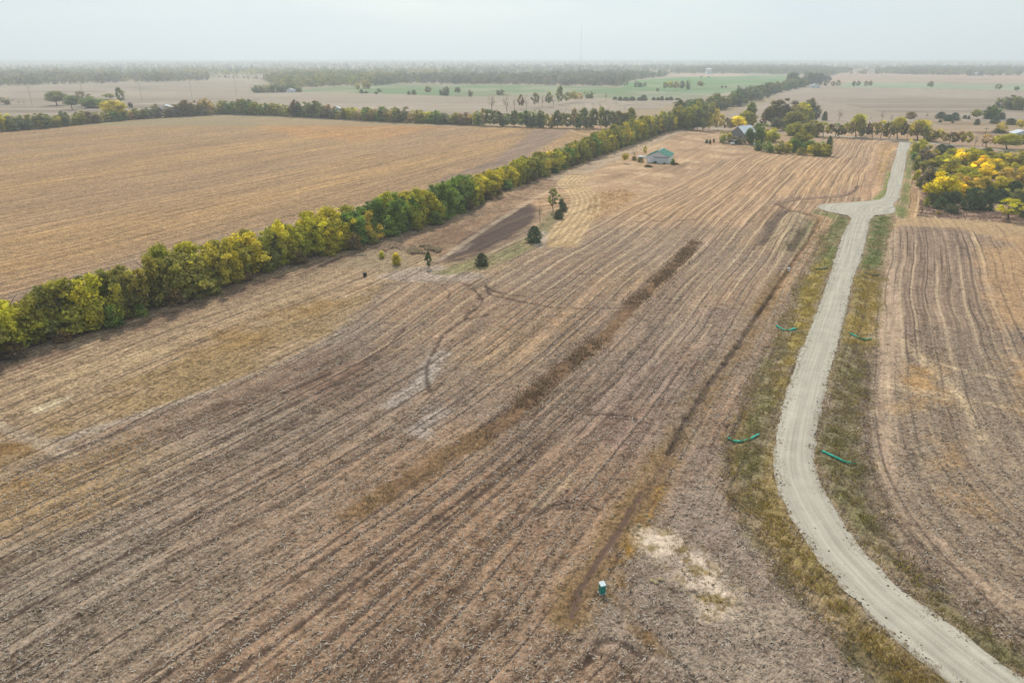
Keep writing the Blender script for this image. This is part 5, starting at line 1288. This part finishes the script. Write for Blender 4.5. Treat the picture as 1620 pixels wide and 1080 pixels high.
for pl, lb, mt, rad in WAT:
    pw = smooth_line(PA(pl), 26, 2)
    root = tag(empty("erosion_sock", (pw[0][0], pw[0][1], 0)), lb, "erosion sock", "erosion socks on the road verges")
    pts = [(p[0] - pw[0][0], p[1] - pw[0][1], ground_z(*p) + rad * 1.25 + random.uniform(-0.02, 0.02)) for p in pw]
    b = MB(); b.tube(pts, [rad * (1 + 0.12 * math.sin(i * 1.9)) * (0.6 if i in (0, 25) else 1) * (1.5 if 'thick' in lb and i > 20 else 1) for i in range(26)], 10); b.build("netting_tube", mt, root, True)
    for i in range(3, 25, 6):
        q = MB(); q.box(pts[i][0] - 0.025, pts[i][0] + 0.025, pts[i][1] - rad - 0.05, pts[i][1] - rad, pts[i][2] - 0.5, pts[i][2] + 0.38); q.build("stake", M_STAKE, root)

# green utility cabinet in the foreground
bp = P(953, 941)
cab = tag(empty("utility_cabinet", (bp[0], bp[1] + 0.3, ground_z(*bp)), 0.35), "green utility cabinet with a pale top by the dirt trench in the foreground", "utility cabinet")
M_CAB = plain("green_cabinet_paint", (0.03, 0.23, 0.175), 0.35, var=0.1, scale=4)
M_CABTOP = plain("pale_lid", (0.66, 0.74, 0.73), 0.3, var=0.06, scale=4)  # lid coloured much paler than the green body
b = MB(); b.box(-0.25, 0.25, -0.22, 0.22, 0.06, 0.92); b.build("body", M_CAB, cab, bevel=0.03)
b = MB()
b.add([(-0.27, -0.25, 0.92), (0.27, -0.25, 0.92), (0.27, 0.26, 1.03), (-0.27, 0.26, 1.03), (-0.27, -0.25, 0.98), (0.27, -0.25, 0.98), (0.27, 0.26, 1.12), (-0.27, 0.26, 1.12)],
      [(3, 2, 1, 0), (4, 5, 6, 7), (0, 1, 5, 4), (1, 2, 6, 5), (2, 3, 7, 6), (3, 0, 4, 7)]); b.build("lid", M_CABTOP, cab, bevel=0.02)
b = MB(); b.box(-0.21, 0.21, -0.245, -0.221, 0.14, 0.86); d_ = b.build("door", M_CAB, cab, bevel=0.01)
b = MB(); b.box(0.12, 0.16, -0.28, -0.246, 0.5, 0.62); b.build("handle", M_DARK, d_)
b = MB(); b.box(-0.31, 0.31, -0.29, 0.29, -0.15, 0.06); b.build("base_pad", M_CONC, cab)

# black tub near the hedgerow
bt = P(577.5, 437)
tub = tag(empty("tub", (bt[0], bt[1], ground_z(*bt))), "small black tub standing on the pale grass below the hedgerow", "tub")
M_BLACK = plain("black_plastic", (0.012, 0.011, 0.011), 0.5)
b = MB(); b.tube([(0, 0, 0), (0, 0, 0.75)], [0.36, 0.42], 16); b.build("body", M_BLACK, tub, True)
b = MB(); b.tube([(0, 0, 0.75), (0, 0, 0.82)], [0.46, 0.46], 16); b.build("rim", M_BLACK, tub, True)

# overturned white boat hull beside the barn
bc = P(1016.5, 250)
M_HULL = plain("white_hull", (0.72, 0.72, 0.70), 0.35, var=0.06)
boat = tag(empty("boat_hull", (bc[0], bc[1], 0.15), -0.5), "white upturned boat hull among brush left of the barn", "boat")
V, Fc = [], []
for i in range(13):
    t = i / 12; wv = 0.95 * math.sin(math.pi * min(1, 0.12 + 0.62 * t)) ** 0.8 * (1 if t < .6 else 1 - (t - .6) * 0.5); hv = 0.9 * (0.75 + 0.25 * math.sin(math.pi * t))
    for j in range(9):
        a = math.pi * j / 8
        V.append((-2.4 + 4.8 * (1 - t), wv * math.cos(a), hv * math.sin(a) ** 0.8))
for i in range(12):
    for j in range(8): Fc.append((i * 9 + j, i * 9 + j + 1, (i + 1) * 9 + j + 1, (i + 1) * 9 + j))
mesh_np("hull", np.array(V), np.array(Fc), M_HULL, parent=boat, smooth=True)
b = MB(); b.box(-2.3, 2.2, -0.05, 0.05, 0.86, 0.98); b.build("keel", M_HULL, boat)

# white post, sign and markers in the farmyard
def post(x, base, h, mat, label, plate=None):
    c = P(x, base)
    root = tag(empty("marker_post", (c[0], c[1], 0)), label, "post")
    b = MB(); b.tube([(0, 0, -0.1), (0, 0, h)], 0.14, 8); b.build("shaft", mat, root)
    if plate:
        q = MB(); q.box(-plate, plate, -0.05, 0.05, h, h + 2 * plate * 0.8); q.build("plate", mat, root)
post(1149, 227, 2.8, M_WHITE, "white post left of the pale-roofed house", 0.35)
post(1193, 233, 1.6, M_WHITE, "short white post at the clump's front left corner", 0.5)
tk = P(1158.5, 229.5)
tank = tag(empty("propane_tank", (tk[0], tk[1], 0), 0.2), "small white tank in front of the grey bare bush by the house", "tank")
b = MB(); b.tube([(-1.3, 0, 0.8), (-1.1, 0, 0.8), (1.1, 0, 0.8), (1.3, 0, 0.8)], [0.2, 0.5, 0.5, 0.2], 14); b.build("shell", M_HULL, tank, True)
for sx in (-0.7, 0.7):
    q = MB(); q.box(sx - 0.1, sx + 0.1, -0.35, 0.35, -0.05, 0.4); q.build("foot", M_CONC, tank)
mp = P(1248, 427)
mk_ = tag(empty("drain_cap", (mp[0], mp[1], ground_z(*mp))), "white round drain cap standing in the ditch near its bend", "drain cap")
b = MB(); b.tube([(0, 0, 0), (0, 0, 0.75)], 0.28, 14); b.build("pipe", M_HULL, mk_, True)
b = MB(); b.tube([(0, 0, 0.75), (0, 0, 0.95)], [0.34, 0.12], 14); b.build("cap", M_HULL, mk_, True)

# limestone rocks by the ditch
M_ROCK = plain("yellow_limestone", (0.40, 0.31, 0.17), 0.9, var=0.35, scale=8)
def rock(x, y, r, label):
    c = P(x, y); rng = np.random.default_rng(int(x * 7 + y))
    V, Fc = [], []
    for i in range(7):
        for j in range(10):
            ph, th = math.pi * i / 6, 2 * math.pi * j / 10
            k = r * (0.8 + 0.4 * rng.random())
            V.append((k * math.sin(ph) * math.cos(th) * 1.2, k * math.sin(ph) * math.sin(th), k * 0.7 * math.cos(ph)))
    for i in range(6):
        for j in range(10): Fc.append((i * 10 + j, (i + 1) * 10 + j, (i + 1) * 10 + (j + 1) % 10, i * 10 + (j + 1) % 10))
    o = mesh_np("rock", np.array(V), np.array(Fc), M_ROCK)
    o.location = (c[0], c[1], ground_z(*c) + r * 0.3)
    tag(o, label, "rock", "yellow rocks near the ditch")
for k, (x, y, r) in enumerate([(1032, 919, .22), (1038, 922, .2), (1045, 917, .24)]): rock(x, y, r, f"{('left', 'front', 'right')[k]} yellow rock of the trio right of the green cabinet")
for k, (x, y, r) in enumerate([(1011, 831, .22), (1022, 815, .2), (1008, 846, .16), (1026, 822, .16)]): rock(x, y, r, f"yellow rock in the ditch weeds, {ordinal(k + 1)} of four above the trench")

# ------------------------------------------------------------------ standing weeds and verge grass
def tufts(name, label, XY, h, wd, cols, blades, rng, lean=0.35):
    n = len(XY)
    zz = np.interp(0, [0], [0]) + np.zeros(n)
    B = np.repeat(np.c_[XY, zz], blades, 0)
    m = len(B)
    hh = np.repeat(h * (0.6 + 0.7 * rng.random(n)), blades) * (0.7 + 0.5 * rng.random(m))
    a = rng.random(m) * 2 * np.pi
    off = np.c_[np.cos(a), np.sin(a), 0 * a] * (wd * rng.random(m))[:, None]
    base = B + off; base[:, 2] -= 0.12
    tip = base + off * lean * 2 + np.c_[rng.normal(size=m) * 0.15 * hh, rng.normal(size=m) * 0.15 * hh, hh + 0.1]
    s_ = np.c_[-np.sin(a), np.cos(a), 0 * a] * (wd * 0.28)
    V = np.stack([base - s_, base + s_, tip + s_ * 0.35, tip - s_ * 0.35], 1).reshape(-1, 3)
    cc = np.repeat(np.asarray(cols), blades, 0) * (0.7 + 0.6 * rng.random((m, 1)))
    o = mesh_np(name, V, np.arange(4 * m).reshape(m, 4), M_PLANT, cols=np.repeat(cc, 4, 0))
    return tag(o, label, "weeds", None, "stuff")

def scatter_line(px, n, width, rng):
    p = smooth_line(PA(px), 400, 4); d = np.r_[0, np.cumsum(np.linalg.norm(np.diff(p, axis=0), axis=1))]
    s = rng.random(n) * d[-1]
    q = np.c_[np.interp(s, d, p[:, 0]), np.interp(s, d, p[:, 1])]
    return q + rng.normal(size=(n, 2)) * width * 0.4, s / d[-1]

rg = np.random.default_rng(77)
q, s = scatter_line(WEEDS[3:], 5200, 2.6, rg)
k = (vnoise(s * 26, s * 0 + 3.3) > 0.34) & (vnoise(q[:, 0] / 1.3, q[:, 1] / 1.3) > 0.3)
q, s = q[k], s[k]
cw = np.where((rg.random((len(q), 1)) < 0.6), np.array([[0.20, 0.14, 0.09]]), np.array([[0.34, 0.25, 0.16]]))
tufts("weeds", "dark brown standing weeds in a long strip through the field", q, 0.42, 0.16, cw, 4, rg)
q, s = scatter_line(WEEDS[:4], 800, 3.4, rg)
q = q[vnoise(q[:, 0] / 1.2, q[:, 1] / 1.2) > 0.35]
tufts("weeds", "golden dry weeds at the near end of the field strip", q, 0.22, 0.15, np.where(rg.random((len(q), 1)) < 0.6, [[0.36, 0.26, 0.13]], [[0.28, 0.2, 0.13]]), 4, rg)
q, s = scatter_line(DITCH[:15], 1500, 3.2, rg)
q = q[vnoise(q[:, 0] / 1.2, q[:, 1] / 1.2) > 0.4]
tufts("weeds", "brown and olive weeds along the banks of the drainage ditch", q, 0.20, 0.14, np.where(rg.random((len(q), 1)) < 0.55, [[0.34, 0.23, 0.09]], [[0.22, 0.18, 0.08]]), 4, rg)
def patch_pts(px, n, rng):
    pl = PA(px); return in_poly(px)(rng, n)
for px_, n_, h_, c1, c2, lb in (
    ([(600, 398), (604, 387), (625, 384), (640, 390), (636, 398), (618, 396)], 700, 0.45, (0.62, 0.45, 0.34), (0.36, 0.29, 0.2), "pale dry grass standing in mounds at the hedgerow's foot"),
    ([(645, 402), (648, 392), (680, 389), (699, 393), (696, 400)], 900, 0.7, (0.36, 0.28, 0.18), (0.48, 0.39, 0.27), "brown brush beside the start of the dark tilled strip"),
    ([(930, 350), (928, 318), (950, 303), (990, 300), (1012, 308), (975, 336)], 1100, 0.35, (0.60, 0.43, 0.23), (0.46, 0.32, 0.18), "reddish gold dry grass inside the curve below the barn"),
    ([(1206, 386), (1216, 360), (1232, 340), (1245, 334), (1243, 345), (1226, 366), (1218, 386)], 900, 0.6, (0.26, 0.2, 0.16), (0.4, 0.32, 0.24), "brown dead weeds on the left flank of the spoil mound"),
    ([(1247, 400), (1255, 380), (1270, 362), (1274, 370), (1262, 392)], 700, 0.6, (0.24, 0.2, 0.12), (0.36, 0.32, 0.18), "dead weeds on the right flank of the spoil mound"),
    ([(1452, 342), (1455, 315), (1480, 330), (1620, 340), (1620, 350), (1500, 344)], 2600, 0.45, (0.40, 0.29, 0.22), (0.28, 0.2, 0.15), "pinkish dry grass in front of the wood"),
    ([(560, 420), (600, 400), (650, 386), (740, 345), (860, 288), (864, 292), (745, 355), (660, 398), (600, 418)], 2200, 0.4, (0.48, 0.37, 0.25), (0.36, 0.27, 0.18), "dry brown grass along the middle of the hedgerow's foot")):
    q = patch_pts(px_, n_ * 2, rg)
    q = q[vnoise(q[:, 0] / 2.0, q[:, 1] / 2.0) > 0.42]
    tufts("weeds", lb, q, h_, 0.3, np.where(rg.random((len(q), 1)) < 0.55, [c1], [c2]), 4, rg)
def verge_pts(mask, n, rng, power=1.0):
    ii, m = mask
    w_ = m * (Y[ii] ** 1.6); w_ = w_ / w_.sum()
    j = rng.choice(len(ii), n, p=w_)
    return ii[j]
for v_, lb in ((lv, "yellow and olive grass tufts on the left road verge"), (rv, "yellow and olive grass tufts on the right road verge")):
    ii_, m_ = v_
    kk = Y[ii_] < 330
    j = verge_pts((ii_[kk], m_[kk]), 12000, rg)
    pos = np.c_[X[j], Y[j]] + rg.normal(size=(len(j), 2)) * 0.25
    cl_ = vnoise(pos[:, 0] / 1.1, pos[:, 1] / 1.1)
    base = np.clip(COL[j] * np.array([1.35, 1.35, 1.2]), 0, 1)
    yel = np.array([[0.42, 0.32, 0.08]])
    c_ = np.where((rg.random((len(j), 1)) < 0.7 * np.clip((COL[j, :1] - 1.0 * COL[j, 1:2] - 0.035) * 14, 0.12, 1)) & (Y[j][:, None] < 190), yel, base)
    keep = cl_ > 0.44
    o = tufts("verge_grass", lb, pos[keep], 0.15, 0.15, c_[keep], 4, rg, 0.5)
    o["category"] = "grass"
# tufts dotting the pale bare soil
ii_, m_ = bare
j = ii_[rg.choice(len(ii_), 900)]
pos = np.c_[X[j], Y[j]] + rg.normal(size=(len(j), 2)) * 0.2
keep = vnoise(pos[:, 0] / 0.9, pos[:, 1] / 0.9) > 0.55
tufts("weeds", "olive tufts dotting the pale bare soil patch", pos[keep], 0.13, 0.12, np.tile([[0.30, 0.23, 0.08]], (keep.sum(), 1)), 5, rg)

# chaff and broken stalks lying on the stubble, thickest close by
def litter(name, label, n, dmin, dmax, seed):
    rng = np.random.default_rng(seed)
    # equal share of pieces per square metre out to dmax, only where stubble is mapped
    ok = np.nonzero((Y > dmin) & (Y < dmax) & (MK[:, 2] > 0.4) & (GX > -120) & (GX < 1740))[0]
    area = (np.abs(X) * 0 + depth(X, Y) ** 3)[ok]
    j = ok[rng.choice(len(ok), n, p=area / area.sum())]
    pos = np.c_[X[j], Y[j], Z[j] + 0.03] + np.c_[rng.normal(size=(n, 2)) * 0.3, 0.02 * rng.random(n)]
    keep = fbm(pos[:, 0] / 1.5, pos[:, 1] / 1.5, 3) > -0.12
    pos, j = pos[keep], j[keep]; n = len(pos)
    a = rng.normal(size=n) * 0.9 + 0.75
    d = np.c_[np.sin(a), np.cos(a), rng.normal(size=n) * 0.18]
    s_ = np.c_[np.cos(a), -np.sin(a), rng.normal(size=n) * 0.3]
    L = (0.10 + 0.22 * rng.random(n) ** 2)[:, None]; W = (0.022 + 0.036 * rng.random(n))[:, None]
    V = np.stack([pos - d * L - s_ * W, pos - d * L * 0.2 + s_ * W * 1.2, pos + d * L + s_ * W * 0.8, pos + d * L * 0.3 - s_ * W], 1)
    pal = np.array([(0.60, 0.52, 0.42), (0.52, 0.43, 0.32), (0.68, 0.61, 0.52), (0.44, 0.35, 0.25), (0.10, 0.08, 0.065)])
    c = pal[rng.choice(5, n, p=[0.3, 0.25, 0.2, 0.15, 0.1])] * (0.8 + 0.4 * rng.random((n, 1)))
    o = mesh_np(name, V.reshape(-1, 3), np.arange(4 * n).reshape(n, 4), M_PLANT, cols=np.repeat(c, 4, 0))
    return tag(o, label, "straw", None, "stuff")
litter("straw_litter", "pale chaff and broken stalks strewn over the stubble field", 210000, 30, 200, 21)

# clods of soil along the road edges
def clods(name, label, XY, r, cols, rng):
    n = len(XY)
    d = np.array([(1, 0, 0), (0, 1, 0), (-1, 0, 0), (0, -1, 0), (0, 0, 1), (0, 0, -1)], float)
    rr = (r * (0.5 + 1.0 * rng.random(n) ** 2))[:, None, None]
    V = (d[None] * (0.6 + 0.8 * rng.random((n, 6, 1))) * np.array([1.2, 1.2, 0.6]) * rr)
    V = V + np.c_[XY, np.full(n, 0.06)][:, None, :]
    tri = np.array([(0, 1, 4), (1, 2, 4), (2, 3, 4), (3, 0, 4), (1, 0, 5), (2, 1, 5), (3, 2, 5), (0, 3, 5)])
    Ft = (tri[None] + 6 * np.arange(n)[:, None, None]).reshape(-1, 3)
    o = mesh_np(name, V.reshape(-1, 3), Ft, M_PLANT, cols=np.repeat(cols, 6, 0))
    return tag(o, label, "soil clods", None, "stuff")
e1 = low_l[rg.integers(0, 460, 500)] + np.abs(rg.normal(size=(500, 1))) * np.array([[0.75, 0.1]]) + rg.normal(size=(500, 2)) * 0.25
e2 = low_r[rg.integers(0, 460, 400)] - np.abs(rg.normal(size=(400, 1))) * np.array([[0.5, 0.05]]) + rg.normal(size=(400, 2)) * 0.25
e3 = np.vstack([PA([(1316, 326.5), (1322, 326.8), (1345, 325.5), (1350, 325.8), (1352, 332), (1360, 332)])])
XYc = np.vstack([e1, e2, e3])
clods("soil_clods", "brown soil clods scattered along the gravel road's edges", XYc, 0.09, np.tile([[0.24, 0.19, 0.145]], (len(XYc), 1)) * (0.7 + 0.7 * rg.random((len(XYc), 1))), rg)

# ------------------------------------------------------------------ the hazy air
mh = bpy.data.materials.new("haze_air"); mh.use_nodes = True
t = mh.node_tree; t.nodes.clear()
o_ = nd(t, "ShaderNodeOutputMaterial"); pv = nd(t, "ShaderNodeVolumePrincipled")
pv.inputs["Color"].default_value = (0.765, 0.85, 0.915, 1)
pv.inputs["Density"].default_value = 0.00026
pv.inputs["Anisotropy"].default_value = 0.3
t.links.new(pv.outputs[0], o_.inputs["Volume"])
ext = float(max(np.abs(X).max(), Y.max())) + 500
b = MB(); b.box(-ext, ext, -600, ext, -4, max(260.0, hm + 20))
hz = b.build("haze", mh); tag(hz, "pale blue haze over the whole plain", None, None, "stuff")
